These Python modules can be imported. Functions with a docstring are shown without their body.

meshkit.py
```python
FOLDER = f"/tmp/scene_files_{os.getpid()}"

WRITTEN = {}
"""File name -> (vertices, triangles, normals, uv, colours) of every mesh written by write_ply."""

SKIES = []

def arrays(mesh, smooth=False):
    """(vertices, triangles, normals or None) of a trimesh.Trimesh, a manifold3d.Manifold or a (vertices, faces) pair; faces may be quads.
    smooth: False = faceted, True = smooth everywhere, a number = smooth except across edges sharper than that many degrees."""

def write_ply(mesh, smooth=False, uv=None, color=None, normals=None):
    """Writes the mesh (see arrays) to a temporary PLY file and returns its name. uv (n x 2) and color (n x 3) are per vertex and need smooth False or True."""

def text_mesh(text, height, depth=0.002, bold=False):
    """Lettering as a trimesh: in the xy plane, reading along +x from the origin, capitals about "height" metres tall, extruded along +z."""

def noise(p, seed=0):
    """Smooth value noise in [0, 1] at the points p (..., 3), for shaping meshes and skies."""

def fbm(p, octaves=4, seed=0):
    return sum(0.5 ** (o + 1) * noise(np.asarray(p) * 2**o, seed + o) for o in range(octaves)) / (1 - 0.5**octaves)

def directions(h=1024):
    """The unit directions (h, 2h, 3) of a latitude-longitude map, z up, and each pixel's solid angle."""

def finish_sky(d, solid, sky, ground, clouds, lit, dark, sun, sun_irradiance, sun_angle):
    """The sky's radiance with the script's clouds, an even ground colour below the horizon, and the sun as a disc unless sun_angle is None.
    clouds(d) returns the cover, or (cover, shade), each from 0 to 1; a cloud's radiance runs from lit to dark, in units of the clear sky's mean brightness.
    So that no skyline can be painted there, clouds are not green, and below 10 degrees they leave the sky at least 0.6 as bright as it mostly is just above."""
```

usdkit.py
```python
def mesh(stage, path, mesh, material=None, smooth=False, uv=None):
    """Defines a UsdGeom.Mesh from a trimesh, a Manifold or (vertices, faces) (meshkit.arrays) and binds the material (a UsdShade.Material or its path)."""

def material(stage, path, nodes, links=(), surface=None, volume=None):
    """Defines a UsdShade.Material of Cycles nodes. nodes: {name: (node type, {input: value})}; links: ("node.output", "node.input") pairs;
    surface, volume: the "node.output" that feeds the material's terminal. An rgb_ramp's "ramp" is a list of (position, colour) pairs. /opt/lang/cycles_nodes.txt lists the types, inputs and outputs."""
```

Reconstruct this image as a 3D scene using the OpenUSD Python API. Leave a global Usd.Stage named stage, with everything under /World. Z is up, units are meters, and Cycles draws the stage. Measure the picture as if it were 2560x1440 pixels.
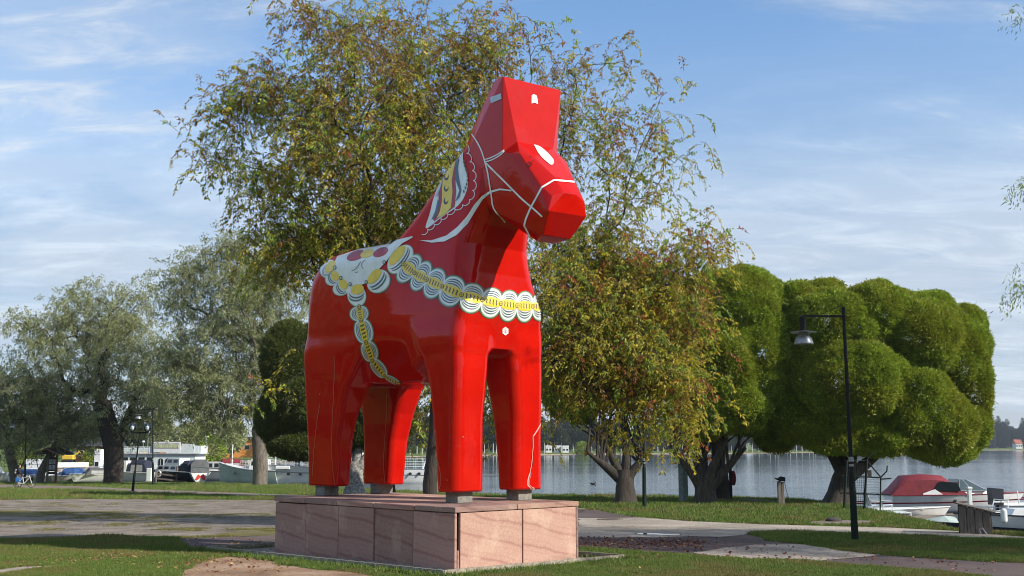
import math, random
import numpy as np, trimesh, shapely, manifold3d as m3
from shapely.geometry import Polygon, LineString, Point, MultiPolygon, box as sbox
from shapely.ops import unary_union
from pxr import Usd, UsdGeom, UsdLux, UsdShade, Gf, Sdf, Vt
import usdkit, meshkit

stage = Usd.Stage.CreateInMemory()
UsdGeom.SetStageUpAxis(stage, UsdGeom.Tokens.z)
UsdGeom.Xform.Define(stage, '/World')
UsdGeom.Scope.Define(stage, '/World/Looks')
rng = np.random.default_rng(7)
random.seed(7)
pi = math.pi

# ---------------------------------------------------------------- camera, sky, sun, exposure
FOC, HOR, SLOPE, CH = 2750.0, 1115.0, 0.017, 1.75      # focal length in photo pixels, horizon row, fall of the park, eye height
PITCH = math.atan((HOR - 720) / FOC)
cam = UsdGeom.Camera.Define(stage, '/World/camera')
cam.CreateHorizontalApertureAttr(36.0); cam.CreateVerticalApertureAttr(20.25)
cam.CreateFocalLengthAttr(FOC / 2560 * 36.0)
cam.CreateClippingRangeAttr(Gf.Vec2f(0.1, 20000))
cam.AddTranslateOp().Set(Gf.Vec3d(0, 0, CH)); cam.AddRotateXOp().Set(90 + math.degrees(PITCH))
cam.CreateExposureAttr(0.5)
SUN_AZ, SUN_EL = math.atan2(0.90, -0.43), math.radians(31)
SUN = np.array([math.sin(SUN_AZ) * math.cos(SUN_EL), math.cos(SUN_AZ) * math.cos(SUN_EL), math.sin(SUN_EL)])
sun = UsdLux.DistantLight.Define(stage, '/World/sunlight')
sun.CreateIntensityAttr(1.2); sun.CreateAngleAttr(0.53); sun.CreateColorAttr(Gf.Vec3f(1.0, 0.93, 0.83)); sun.CreateNormalizeAttr(True)
_z = Gf.Vec3d(*SUN); _m = Gf.Matrix4d(1); _m.SetRotate(Gf.Rotation(Gf.Vec3d(0, 0, 1), _z)); sun.AddTransformOp().Set(_m)
sky = UsdLux.DomeLight.Define(stage, '/World/sky'); sky.CreateIntensityAttr(1.0)
sky.GetPrim().SetCustomDataByKey('kind', 'structure')
SKY_STRENGTH = 0.095
skym = usdkit.material(stage, '/World/Looks/sky', {
    'tc': ('texture_coordinate', {}),
    'sp': ('separate_xyz', {}),
    'zc': ('math', {'math_type': 'maximum', 'value2': 0.0}),
    'zo': ('math', {'math_type': 'add', 'value2': 0.22}),
    'dx': ('math', {'math_type': 'divide'}), 'dy': ('math', {'math_type': 'divide'}),
    'cv': ('combine_xyz', {}),
    'm1': ('mapping', {'scale': (0.75, 1.5, 1), 'rotation': (0, 0, 0.5), 'location': (3.1, 0.6, 0)}),
    'n1': ('noise_texture', {'scale': 1.25, 'detail': 9, 'roughness': 0.62, 'distortion': 0.35}),
    'm2': ('mapping', {'scale': (1.6, 4.2, 1), 'rotation': (0, 0, -0.55), 'location': (1.3, 5.2, 0)}),
    'n2': ('noise_texture', {'scale': 2.2, 'detail': 10, 'roughness': 0.66, 'distortion': 0.5}),
    'r1': ('map_range', {'range_type': 'smoothstep', 'from_min': 0.36, 'from_max': 0.56, 'to_min': 0, 'to_max': 1, 'clamp': True}),
    'r2': ('map_range', {'range_type': 'smoothstep', 'from_min': 0.42, 'from_max': 0.72, 'to_min': 0.48, 'to_max': 1, 'clamp': True}),
    'mul': ('math', {'math_type': 'multiply'}),
    'lowm': ('map_range', {'range_type': 'smoothstep', 'from_min': 0.13, 'from_max': 0.42, 'to_min': 1.0, 'to_max': 0.0, 'clamp': True}),
    'lown': ('map_range', {'range_type': 'smoothstep', 'from_min': 0.25, 'from_max': 0.62, 'to_min': 0.72, 'to_max': 1, 'clamp': True}),
    'low': ('math', {'math_type': 'multiply'}),
    'mx': ('math', {'math_type': 'maximum'}),
    'fac': ('math', {'math_type': 'multiply', 'value2': 0.95}), 'hs': ('hsv', {'saturation': 1.12, 'value': 1.58}),
    'sk': ('sky_texture', {'sky_type': 'single_scattering', 'sun_disc': False, 'sun_elevation': SUN_EL, 'sun_rotation': SUN_AZ, 'air_density': 1.0, 'aerosol_density': 0.6, 'ozone_density': 2.2}),
    'cc': ('mix_color', {'blend_type': 'mix', 'a': (2.85, 3.5, 4.6), 'b': (5.8, 6.4, 7.1)}),
    'mix': ('mix_color', {'blend_type': 'mix', 'use_clamp': False, 'use_clamp_result': False}),
    'bg': ('background_shader', {'strength': SKY_STRENGTH}),
}, [('tc.generated', 'sp.vector'), ('sp.z', 'zc.value1'), ('zc.value', 'zo.value1'), ('sp.x', 'dx.value1'), ('zo.value', 'dx.value2'), ('sp.y', 'dy.value1'), ('zo.value', 'dy.value2'),
    ('dx.value', 'cv.x'), ('dy.value', 'cv.y'), ('cv.vector', 'm1.vector'), ('m1.vector', 'n1.vector'), ('cv.vector', 'm2.vector'), ('m2.vector', 'n2.vector'),
    ('n1.fac', 'r1.value'), ('n2.fac', 'r2.value'), ('r1.result', 'mul.value1'), ('r2.result', 'mul.value2'),
    ('zc.value', 'lowm.value'), ('n1.fac', 'lown.value'), ('lowm.result', 'low.value1'), ('lown.result', 'low.value2'),
    ('mul.value', 'mx.value1'), ('low.value', 'mx.value2'), ('mx.value', 'fac.value1'),
    ('mul.value', 'cc.fac'), ('sk.color', 'hs.color'), ('hs.color', 'mix.a'), ('cc.result', 'mix.b'), ('fac.value', 'mix.fac'), ('mix.result', 'bg.color')],
    surface='bg.background')
UsdShade.MaterialBindingAPI.Apply(sky.GetPrim()).Bind(skym)

# ---------------------------------------------------------------- helpers: seeing where a photo pixel meets a real surface
CAM = np.array([0, 0, CH]); c_R = np.array([1, 0, 0.0]); c_F = np.array([0, math.cos(PITCH), math.sin(PITCH)]); c_U = np.array([0, -math.sin(PITCH), math.cos(PITCH)])
WATER_Z = -2.1
def proj(P):
    d = np.asarray(P, float) - CAM; z = d @ c_F
    return np.stack([1280 + FOC * (d @ c_R) / z, 720 - FOC * (d @ c_U) / z], -1)
def ray(x, y):
    return c_F + np.multiply.outer(np.asarray(x, float) - 1280, c_R) / FOC + np.multiply.outer(720 - np.asarray(y, float), c_U) / FOC
def G(x, y, up=0.0):                       # on the park's gently falling ground
    d = ray(x, y); t = (up - CH) / (d[..., 2] + SLOPE * d[..., 1]); return CAM + t[..., None] * d if np.ndim(t) else CAM + t * d
def level(x, y, z):                        # on a level surface at height z
    d = ray(x, y); t = (z - CH) / d[..., 2]; return CAM + t[..., None] * d if np.ndim(t) else CAM + t * d
def at(x, y, Y):                           # at distance Y
    d = ray(x, y); return CAM + d * (Y / d[1])
def mpp(Y): return Y / FOC                 # metres per photo pixel at distance Y
def gz(Y): return -SLOPE * Y

# ---------------------------------------------------------------- helpers: prims
_names = {}
def numbered(parent, name):
    k = (parent, name); n = _names.get(k, 0); _names[k] = n + 1
    return f'{parent}/{name}' if n == 0 else f'{parent}/{name}_{n:03d}'
def cd(prim, **kw):
    for k, v in kw.items():
        if v: prim.SetCustomDataByKey(k, v)
    return prim
LM = {}
def look(m): return LM[m] if isinstance(m, str) else m
def put(parent, name, mesh, mat, smooth=False, uv=None, label=None):
    p = numbered(str(parent), name)
    if isinstance(mesh, MB): mesh = mesh.arr()
    prim = usdkit.mesh(stage, p, mesh, look(mat), smooth=smooth, uv=uv).GetPrim()
    if label: cd(prim, label=label)
    return prim.GetPath()
def single(name, mesh, mat, label=None, cat=None, group=None, kind=None, smooth=False, uv=None):
    path = put('/World', name, mesh, mat, smooth, uv); cd(stage.GetPrimAtPath(path), label=label, category=cat, group=group, kind=kind); return path
class Thing:
    def __init__(s, name, label, cat, loc=(0, 0, 0), rotz=0.0, group=None, cls=False):
        s.loc = np.array(loc, float)
        if cls: x = stage.CreateClassPrim('/World/' + name) ; s.path = f'/World/{name}'
        else:
            s.path = numbered('/World', name); x = UsdGeom.Xform.Define(stage, s.path)
            x.AddTranslateOp().Set(Gf.Vec3d(*map(float, loc)))
            if rotz: x.AddRotateZOp().Set(math.degrees(rotz))
            cd(x.GetPrim(), label=label, category=cat, group=group)
    def part(s, name, mesh, mat, smooth=False, uv=None, label=None, world=False, under=None):
        if isinstance(mesh, MB): mesh = mesh.arr()
        if world:
            v, f = (np.array(mesh.vertices), np.array(mesh.faces)) if hasattr(mesh, 'vertices') else mesh
            mesh = (np.asarray(v) - s.loc, f)
        return put(under or s.path, name, mesh, mat, smooth, uv, label)
def copy_of(src, name, label, cat, loc, rotz=0.0, scale=1.0, group=None):
    x = UsdGeom.Xform.Define(stage, numbered('/World', name)); x.AddTranslateOp().Set(Gf.Vec3d(*map(float, loc)))
    if rotz: x.AddRotateZOp().Set(math.degrees(rotz))
    if np.ndim(scale) or scale != 1: x.AddScaleOp().Set(Gf.Vec3f(*map(float, np.broadcast_to(scale, 3))))
    x.GetPrim().GetReferences().AddInternalReference(src); x.GetPrim().SetInstanceable(True)
    cd(x.GetPrim(), label=label, category=cat, group=group); return x
def instancer(path, protos, pos, idx, quats, scales, kind=None, label=None):
    """protos: list of (mesh, material, uv). Positions etc. in the parent's frame."""
    p = UsdGeom.PointInstancer.Define(stage, path); rel = p.CreatePrototypesRel()
    for k, (mesh, mat, uv) in enumerate(protos):
        q = f'{path}/leaf_cluster_{k:03d}' if k else f'{path}/leaf_cluster'
        usdkit.mesh(stage, q, mesh, look(mat), uv=uv); rel.AddTarget(q)
    p.CreatePositionsAttr(Vt.Vec3fArray.FromNumpy(np.asarray(pos, np.float32)))
    p.CreateProtoIndicesAttr(Vt.IntArray.FromNumpy(np.asarray(idx, np.int32)))
    q = np.asarray(quats, np.float32)
    p.CreateOrientationsAttr(Vt.QuathArray([Gf.Quath(float(a), float(b), float(c), float(d)) for a, b, c, d in q]))
    sc = np.asarray(scales, np.float32); sc = np.repeat(sc[:, None], 3, 1) if sc.ndim == 1 else sc
    p.CreateScalesAttr(Vt.Vec3fArray.FromNumpy(sc))
    cd(p.GetPrim(), kind=kind, label=label); return p

class MB:
    """Collects shapes into one mesh."""
    def __init__(s): s.v, s.f, s.n = [], [], 0
    def add(s, v, f):
        v = np.asarray(v, float); f = np.asarray(f, int)
        if f.ndim == 2 and f.shape[1] == 4: f = np.vstack([f[:, [0, 1, 2]], f[:, [0, 2, 3]]])
        s.v.append(v); s.f.append(f + s.n); s.n += len(v); return s
    def tm(s, m): return s.add(m.vertices, m.faces)
    def mf(s, m): k = m.to_mesh(); return s.add(k.vert_properties[:, :3], k.tri_verts)
    def box(s, c, size, rot=0.0, bev=0.0, tilt=None):
        sx, sy, sz = np.array(size) / 2
        if bev > 0:
            b = min(bev, sx * .9, sy * .9, sz * .9); pts = []
            for x in (-1, 1):
                for y in (-1, 1):
                    for z in (-1, 1):
                        pts += [(x * (sx - b), y * (sy - b), z * sz), (x * (sx - b), y * sy, z * (sz - b)), (x * sx, y * (sy - b), z * (sz - b))]
            m = m3.Manifold.hull_points(np.array(pts)).to_mesh(); v, f = m.vert_properties[:, :3].astype(float), m.tri_verts
        else:
            m = trimesh.creation.box([2 * sx, 2 * sy, 2 * sz]); v, f = np.array(m.vertices), m.faces
        if tilt is not None: v = v @ np.array(tilt).T
        if rot: cr, sr = math.cos(rot), math.sin(rot); v = v @ np.array([[cr, sr, 0], [-sr, cr, 0], [0, 0, 1]])
        return s.add(v + np.array(c), f)
    def tube(s, pts, rad, sides=8, cap=True):
        p = np.asarray(pts, float); n = len(p); r = np.broadcast_to(np.asarray(rad, float), (n,))
        t = np.gradient(p, axis=0); t /= np.linalg.norm(t, axis=1, keepdims=True) + 1e-12
        ref = min(([0, 0, 1.0], [1.0, 0, 0], [0, 1.0, 0], [.6, .6, .53], [-.6, .6, .53], [.7, -.5, .5]), key=lambda q: abs(t @ np.array(q)).max()); ref = np.array(ref)
        a = np.cross(t, ref); a /= np.linalg.norm(a, axis=1, keepdims=True) + 1e-9; b = np.cross(t, a)
        ang = np.arange(sides) * 2 * pi / sides
        v = (p[:, None] + r[:, None, None] * (np.cos(ang)[None, :, None] * a[:, None] + np.sin(ang)[None, :, None] * b[:, None])).reshape(-1, 3)
        i, j = np.meshgrid(np.arange(n - 1), np.arange(sides), indexing='ij'); j2 = (j + 1) % sides
        f = np.stack([i * sides + j, i * sides + j2, (i + 1) * sides + j2, (i + 1) * sides + j], -1).reshape(-1, 4)
        f = np.vstack([f[:, [0, 1, 2]], f[:, [0, 2, 3]]])
        if cap:
            v = np.vstack([v, p[:1], p[-1:]]); k = np.arange(sides); k2 = (k + 1) % sides
            f = np.vstack([f, np.stack([np.full(sides, n * sides), k2, k], 1), np.stack([np.full(sides, n * sides + 1), (n - 1) * sides + k, (n - 1) * sides + k2], 1)])
        return s.add(v, f)
    def bar(s, a, b, r, sides=6): return s.tube([a, b], r, sides)
    def beam(s, a, b, w, h):               # square bar from a to b, w across (level), h up
        a, b = np.array(a, float), np.array(b, float); t = (b - a) / np.linalg.norm(b - a)
        up = np.array([0, 0, 1.0]) if abs(t[2]) < .95 else np.array([0, 1.0, 0])
        x = np.cross(t, up); x /= np.linalg.norm(x); y = np.cross(x, t)
        v = [e + sx * x * w / 2 + sy * y * h / 2 for e in (a, b) for sx, sy in ((-1, -1), (1, -1), (1, 1), (-1, 1))]
        return s.add(v, [(0, 1, 2, 3), (7, 6, 5, 4), (0, 4, 5, 1), (1, 5, 6, 2), (2, 6, 7, 3), (3, 7, 4, 0)])
    def lathe(s, prof, c=(0, 0, 0), sides=24):
        prof = np.asarray(prof, float); n = len(prof); ang = np.arange(sides) * 2 * pi / sides
        v = np.stack([prof[:, 0, None] * np.cos(ang), prof[:, 0, None] * np.sin(ang), np.repeat(prof[:, 1, None], sides, 1)], -1).reshape(-1, 3) + np.array(c)
        i, j = np.meshgrid(np.arange(n - 1), np.arange(sides), indexing='ij'); j2 = (j + 1) % sides
        return s.add(v, np.stack([i * sides + j, i * sides + j2, (i + 1) * sides + j2, (i + 1) * sides + j], -1).reshape(-1, 4))
    def prism(s, poly, h, M=None):         # poly in xy, extruded 0..h along z, then placed by the 4x4 M
        P = poly if hasattr(poly, 'exterior') else Polygon(poly)
        m = trimesh.creation.extrude_polygon(P.buffer(0), h, engine='earcut')
        v = np.array(m.vertices)
        if M is not None: v = v @ M[:3, :3].T + M[:3, 3]
        return s.add(v, m.faces)
    def hull(s, pts): return s.mf(m3.Manifold.hull_points(np.array(pts, float)))
    def loft(s, rings, close=True, caps=True):   # rings: list of (k,3) with equal k
        R = np.array(rings, float); n, k = R.shape[:2]; v = R.reshape(-1, 3)
        i, j = np.meshgrid(np.arange(n - 1), np.arange(k if close else k - 1), indexing='ij'); j2 = (j + 1) % k
        s.add(v, np.stack([i * k + j, i * k + j2, (i + 1) * k + j2, (i + 1) * k + j], -1).reshape(-1, 4))
        if caps:
            for r, fl in ((R[0], True), (R[-1], False)):
                c = r.mean(0); q = np.arange(k); q2 = (q + 1) % k
                s.add(np.vstack([r, c]), np.stack([np.full(k, k), q2, q] if fl else [np.full(k, k), q, q2], 1))
        return s
    def arr(s): return np.vstack(s.v), np.vstack(s.f)
def frame(o, x, y=None):
    x = np.array(x, float); x /= np.linalg.norm(x); z = np.array([0, 0, 1.0]) if y is None else None
    if y is None: y = np.cross(z, x)
    else: y = np.array(y, float); z = np.cross(x, y)
    M = np.eye(4); M[:3, 0], M[:3, 1], M[:3, 2], M[:3, 3] = x, y / np.linalg.norm(y), z / np.linalg.norm(z), o; return M

# ---------------------------------------------------------------- helpers: materials
def mat(name, col, rough=0.6, var=0.12, scale=6.0, bump=0.0, bscale=40.0, metal=0.0, spec=0.5, coat=0.0, col2=None, transl=0.0, stretch=None, coatr=.03):
    """Principled paint with uneven tone (two noises) and fine relief, in the object's own space."""
    c1 = np.array(col, float); c2 = np.array(col2, float) if col2 is not None else c1 * (1 - 2 * var)
    nodes = {'tc': ('texture_coordinate', {}), 'mp': ('mapping', {'scale': stretch or (1, 1, 1)}), 'n': ('noise_texture', {'scale': scale, 'detail': 6, 'roughness': 0.6}),
             'r': ('rgb_ramp', {'ramp': [(0.3, c2), (0.7, c1 * (1 + var * .5))]}),
             'p': ('principled_bsdf', {'roughness': rough, 'metallic': metal, 'specular_ior_level': spec, 'coat_weight': coat, 'coat_roughness': coatr})}
    links = [('tc.object', 'mp.vector'), ('mp.vector', 'n.vector'), ('n.fac', 'r.fac'), ('r.color', 'p.base_color')]
    if bump:
        nodes['bn'] = ('noise_texture', {'scale': bscale, 'detail': 5, 'roughness': 0.65}); nodes['b'] = ('bump', {'strength': 1.0, 'distance': bump})
        links += [('mp.vector', 'bn.vector'), ('bn.fac', 'b.height'), ('b.normal', 'p.normal')]
    surf = 'p.BSDF'
    LM[name] = usdkit.material(stage, '/World/Looks/' + name, nodes, links, surface=surf); return LM[name]
def leafmat(name, ramp, transl=0.35, rough=0.5):
    """Leaves: the tone of each leaf is its uv x; light shines through."""
    LM[name] = usdkit.material(stage, '/World/Looks/' + name, {
        'uv': ('uvmap', {'attribute': 'st'}), 's': ('separate_xyz', {}), 'r': ('rgb_ramp', {'ramp': ramp}),
        'oi': ('object_info', {}), 'hv': ('map_range', {'from_min': 0, 'from_max': 1, 'to_min': 0.75, 'to_max': 1.2}), 'hs': ('hsv', {}),
        'p': ('principled_bsdf', {'roughness': rough, 'specular_ior_level': 0.4}), 't': ('translucent_bsdf', {}), 'm': ('mix_closure', {'fac': transl})},
        [('uv.UV', 's.vector'), ('s.x', 'r.fac'), ('oi.random', 'hv.value'), ('hv.result', 'hs.value'), ('r.color', 'hs.color'), ('hs.color', 'p.base_color'), ('hs.color', 't.color'), ('p.BSDF', 'm.closure1'), ('t.BSDF', 'm.closure2')], surface='m.closure'); return LM[name]
# ---------------------------------------------------------------- the painted wooden horse on its plinth
PZ = 0.735                                              # top of the plinth
HA = math.radians(46); HO = np.array([-1.855, 22.22, PZ])
HF, HL = np.array([math.cos(HA), -math.sin(HA), 0]), -np.array([math.sin(HA), math.cos(HA), 0])
def h2w(p): p = np.asarray(p, float); return HO + p[..., 0:1] * HF + p[..., 1:2] * HL + p[..., 2:3] * np.array([0, 0, 1.0])
def w2l(P): d = np.asarray(P) - HO; return np.stack([d @ HF, -(d @ HL), d[..., 2]], -1)       # world -> the horse's own axes (x forward, y away)
def sstep(x, a, b): t = np.clip((x - a) / (b - a), 0, 1); return t * t * (3 - 2 * t)
PROF = np.array([(-2.36, 2.42), (-2.44, 2.6), (-2.60, 3.3), (-2.69, 4.0), (-2.67, 4.40), (-2.52, 4.70), (-2.26, 4.91), (-1.9, 5.03), (-1.3, 5.07), (-.5, 5.04), (.08, 5.03), (.32, 5.15), (.57, 5.42),
                 (.92, 5.87), (1.42, 6.40), (2.02, 6.86), (2.50, 7.2), (2.75, 7.0), (2.75, 5.6), (2.52, 5.1), (2.40, 4.7), (2.41, 4.2), (2.50, 3.6), (2.36, 2.8), (2.2, 2.74), (1.5, 2.72), (1.0, 2.42), (.6, 2.24), (-.8, 2.27), (-1.4, 2.38)])
def sd_poly(px, pz, V):
    d = np.full(px.shape, 1e9); s = np.ones(px.shape)
    for i in range(len(V)):
        a, b = V[i], V[i - 1]; ex, ez = b - a; wx, wz = px - a[0], pz - a[1]
        t = np.clip((wx * ex + wz * ez) / (ex * ex + ez * ez), 0, 1)
        d = np.minimum(d, (wx - ex * t) ** 2 + (wz - ez * t) ** 2)
        c1, c2, c3 = pz >= a[1], pz < b[1], ex * wz > ez * wx
        s = np.where((c1 & c2 & c3) | (~c1 & ~c2 & ~c3), -s, s)
    return s * np.sqrt(d)
def smin(a, b, k): h = np.clip(.5 + .5 * (b - a) / k, 0, 1); return b + (a - b) * h - k * h * (1 - h)
def smax(a, b, k): return -smin(-a, -b, k)
LEGS = dict(front=(2.115, .757, .285, .385, .20), rear=(-2.09, .707, .48, .225, .14))
def sd_leg(u, w, z, kind):
    cu, cw, su, sw, r = LEGS[kind]; aw = np.abs(w)
    if kind == 'front':
        back = np.interp(z, [0, .75, 1.5, 2.17, 2.64, 3.0, 3.4], [0, .05, .16, .28, .47, .66, .95]); fr = np.interp(z, [0, 1.2, 2.4, 3.2], [0, .0, .03, .0])
        inn = np.interp(z, [0, 1.5, 2.05, 2.5, 2.75], [0, 0, .05, .09, .12]); out = np.interp(z, [0, 1.5, 3.0], [0, 0, -.0])
    else:
        back = np.interp(z, [0, 1, 3.0], [0, .0, .10]); fr = np.interp(z, [0, 1.14, 1.7, 2.2, 2.4, 2.8], [0, .10, .26, .50, .68, 1.0])
        inn = np.interp(z, [0, 1.5, 2.4], [0, .02, .12]); out = np.interp(z, [0, .8, 2.0, 3.0], [0, .03, .10, .155])
    u0, u1, w0, w1 = cu - su - back, cu + su + fr, cw - sw - inn, cw + sw + out
    qu = np.abs(u - (u0 + u1) / 2) - (u1 - u0) / 2 + r; qw = np.abs(aw - (w0 + w1) / 2) - (w1 - w0) / 2 + r
    d = np.minimum(np.maximum(qu, qw), 0) + np.hypot(np.maximum(qu, 0), np.maximum(qw, 0)) - r
    d = d + .5 * sstep(z, 2.7, 3.9) ** 2
    return smax(smax(d, .20 - z, .03), z - 3.9, .2)
def sd_body(p):
    u, w, z = p[..., 0], p[..., 1], p[..., 2]; aw = np.abs(w)
    front = sstep(u, -.1, 1.3)
    hw = 1.10 - .04 * sstep(-u, 1.2, 2.8) - front * (np.interp(z, [2.8, 3.5, 4.0, 4.7, 5.5, 6.3, 7], [-.03, .02, .09, .20, .36, .49, .56]))
    hw = hw - .09 * sstep(-z, -3.5, -2.5)
    r = .16 + .26 * sstep(z, 3.0, 4.6) - .16 * front * sstep(z, 5.2, 6.4)
    d2 = sd_poly(u, z, PROF) + r; dw = aw - hw + r
    t = np.minimum(np.maximum(d2, dw), 0) + np.hypot(np.maximum(d2, 0), np.maximum(dw, 0)) - r
    bev = (aw - 1.03) * .78 - (z - 2.93 - .10 * np.cos(u * 1.9)) * .62 - sstep(u, .75, 1.5) * .9 - sstep(-u, 1.0, 1.7) * .9
    t = smax(t, bev, .05)
    inner = .05 + .13 * np.maximum(sstep(aw, .35, .75), sstep(u, 2.15, 2.40))
    return smin(smin(t, sd_leg(u, w, z, 'front'), inner), sd_leg(u, w, z, 'rear'), .16)
def surface_net(sd, lo, hi, h):
    ax = [np.arange(a, b + h, h) for a, b in zip(lo, hi)]; g = np.stack(np.meshgrid(*ax, indexing='ij'), -1); D = sd(g); n = np.array(D.shape)
    ins = D < 0; cnt = np.zeros(n - 1); acc = np.zeros((*(n - 1), 3)); off = np.array(list(np.ndindex(2, 2, 2)))
    sl = lambda o: tuple(slice(o[k], n[k] - 1 + o[k]) for k in range(3))
    for a in off:
        for k in range(3):
            if a[k]: continue
            b = a.copy(); b[k] = 1; da, db = D[sl(a)], D[sl(b)]; cr = ins[sl(a)] != ins[sl(b)]; t = np.where(cr, da / np.where(cr, da - db, 1), 0)
            q = np.broadcast_to(a.astype(float), acc.shape).copy(); q[..., k] = t; acc += q * cr[..., None]; cnt += cr
    use = cnt > 0; idx = np.full(use.shape, -1); idx[use] = np.arange(use.sum())
    V = (acc[use] / cnt[use][:, None] + np.argwhere(use)) * h + np.array(lo); F = []
    for k in range(3):
        i, j = [(1, 2), (2, 0), (0, 1)][k]; s0 = [slice(0, n[m] - 1 if m == k else n[m] - 1) for m in range(3)]
        s0[i] = slice(1, n[i] - 1); s0[j] = slice(1, n[j] - 1); s1 = list(s0); s1[k] = slice(1, n[k])
        A, B = ins[tuple(s0)], ins[tuple(s1)]; cells = np.argwhere(A != B); fl = A[A != B]
        cells[:, i] += 1; cells[:, j] += 1
        def c(di, dj): q = cells.copy(); q[:, i] -= di; q[:, j] -= dj; return idx[q[:, 0], q[:, 1], q[:, 2]]
        q = np.stack([c(1, 1), c(0, 1), c(0, 0), c(1, 0)], 1); q[~fl] = q[~fl][:, ::-1]; F.append(q)
    F = np.vstack(F); F = F[(F >= 0).all(1)]
    for _ in range(3):                                   # settle the points on the true surface
        e = 1e-3; d = sd(V); gr = np.stack([(sd(V + e * np.eye(3)[k]) - sd(V - e * np.eye(3)[k])) / (2 * e) for k in range(3)], -1); gr /= np.linalg.norm(gr, axis=1, keepdims=True) + 1e-9
        V = V - np.clip(d, -.05, .05)[:, None] * gr
    return V, F
bV, bQ = surface_net(sd_body, (-3.2, -1.5, .05), (3.1, 1.5, 7.4), .055)
bF = np.vstack([bQ[:, [0, 1, 2]], bQ[:, [0, 2, 3]]])
# the head, turned a little towards the path: flat carved facets
HY = math.radians(8); HP = 2.3
def hd(p): p = np.asarray(p, float); c, s = math.cos(HY), math.sin(HY); return np.stack([HP + p[..., 0] * c - p[..., 1] * s, p[..., 0] * s + p[..., 1] * c, p[..., 2]], -1)
def sym(L): return np.array([(u, s * w, z) for u, w, z in L for s in (1, -1)])
SK = [(1.16, .42, 6.49), (1.0, .63, 6.29), (1.40, .54, 6.21), (1.57, .51, 5.94), (1.72, .29, 5.97), (1.92, .45, 5.50), (2.02, .22, 5.67), (2.18, .14, 5.36), (2.13, .36, 5.28), (2.10, .42, 5.02), (1.78, .31, 4.66), (1.50, .20, 4.60), (1.40, .45, 4.88), (.50, .50, 5.30), (.15, .58, 6.3), (.1, .55, 5.6), (.25, .35, 6.6)]
EA = [(1.08, .67, 7.69), (1.17, .43, 6.47), (1.0, .63, 6.27), (.74, .60, 7.74), (-.33, .44, 6.98), (-.45, .58, 6.3), (.3, .60, 6.1), (.9, .4, 6.1)]
def bevelled(pts, r):
    M = m3.Manifold.hull_points(hd(sym(pts))); c = hd(np.array([(.9, 0, 6.2)]))[0]
    return M
def round_hull(pts, r):
    P = hd(sym(pts)); c = P.mean(0); P = c + (P - c) * (1 - r / np.linalg.norm(P - c, axis=1, keepdims=True) * 1.4)
    return m3.Manifold.batch_hull([m3.Manifold.sphere(r, 12).translate(tuple(map(float, p))) for p in P])
skull = round_hull(SK, .035); ears = round_hull(EA, .03)
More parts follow.
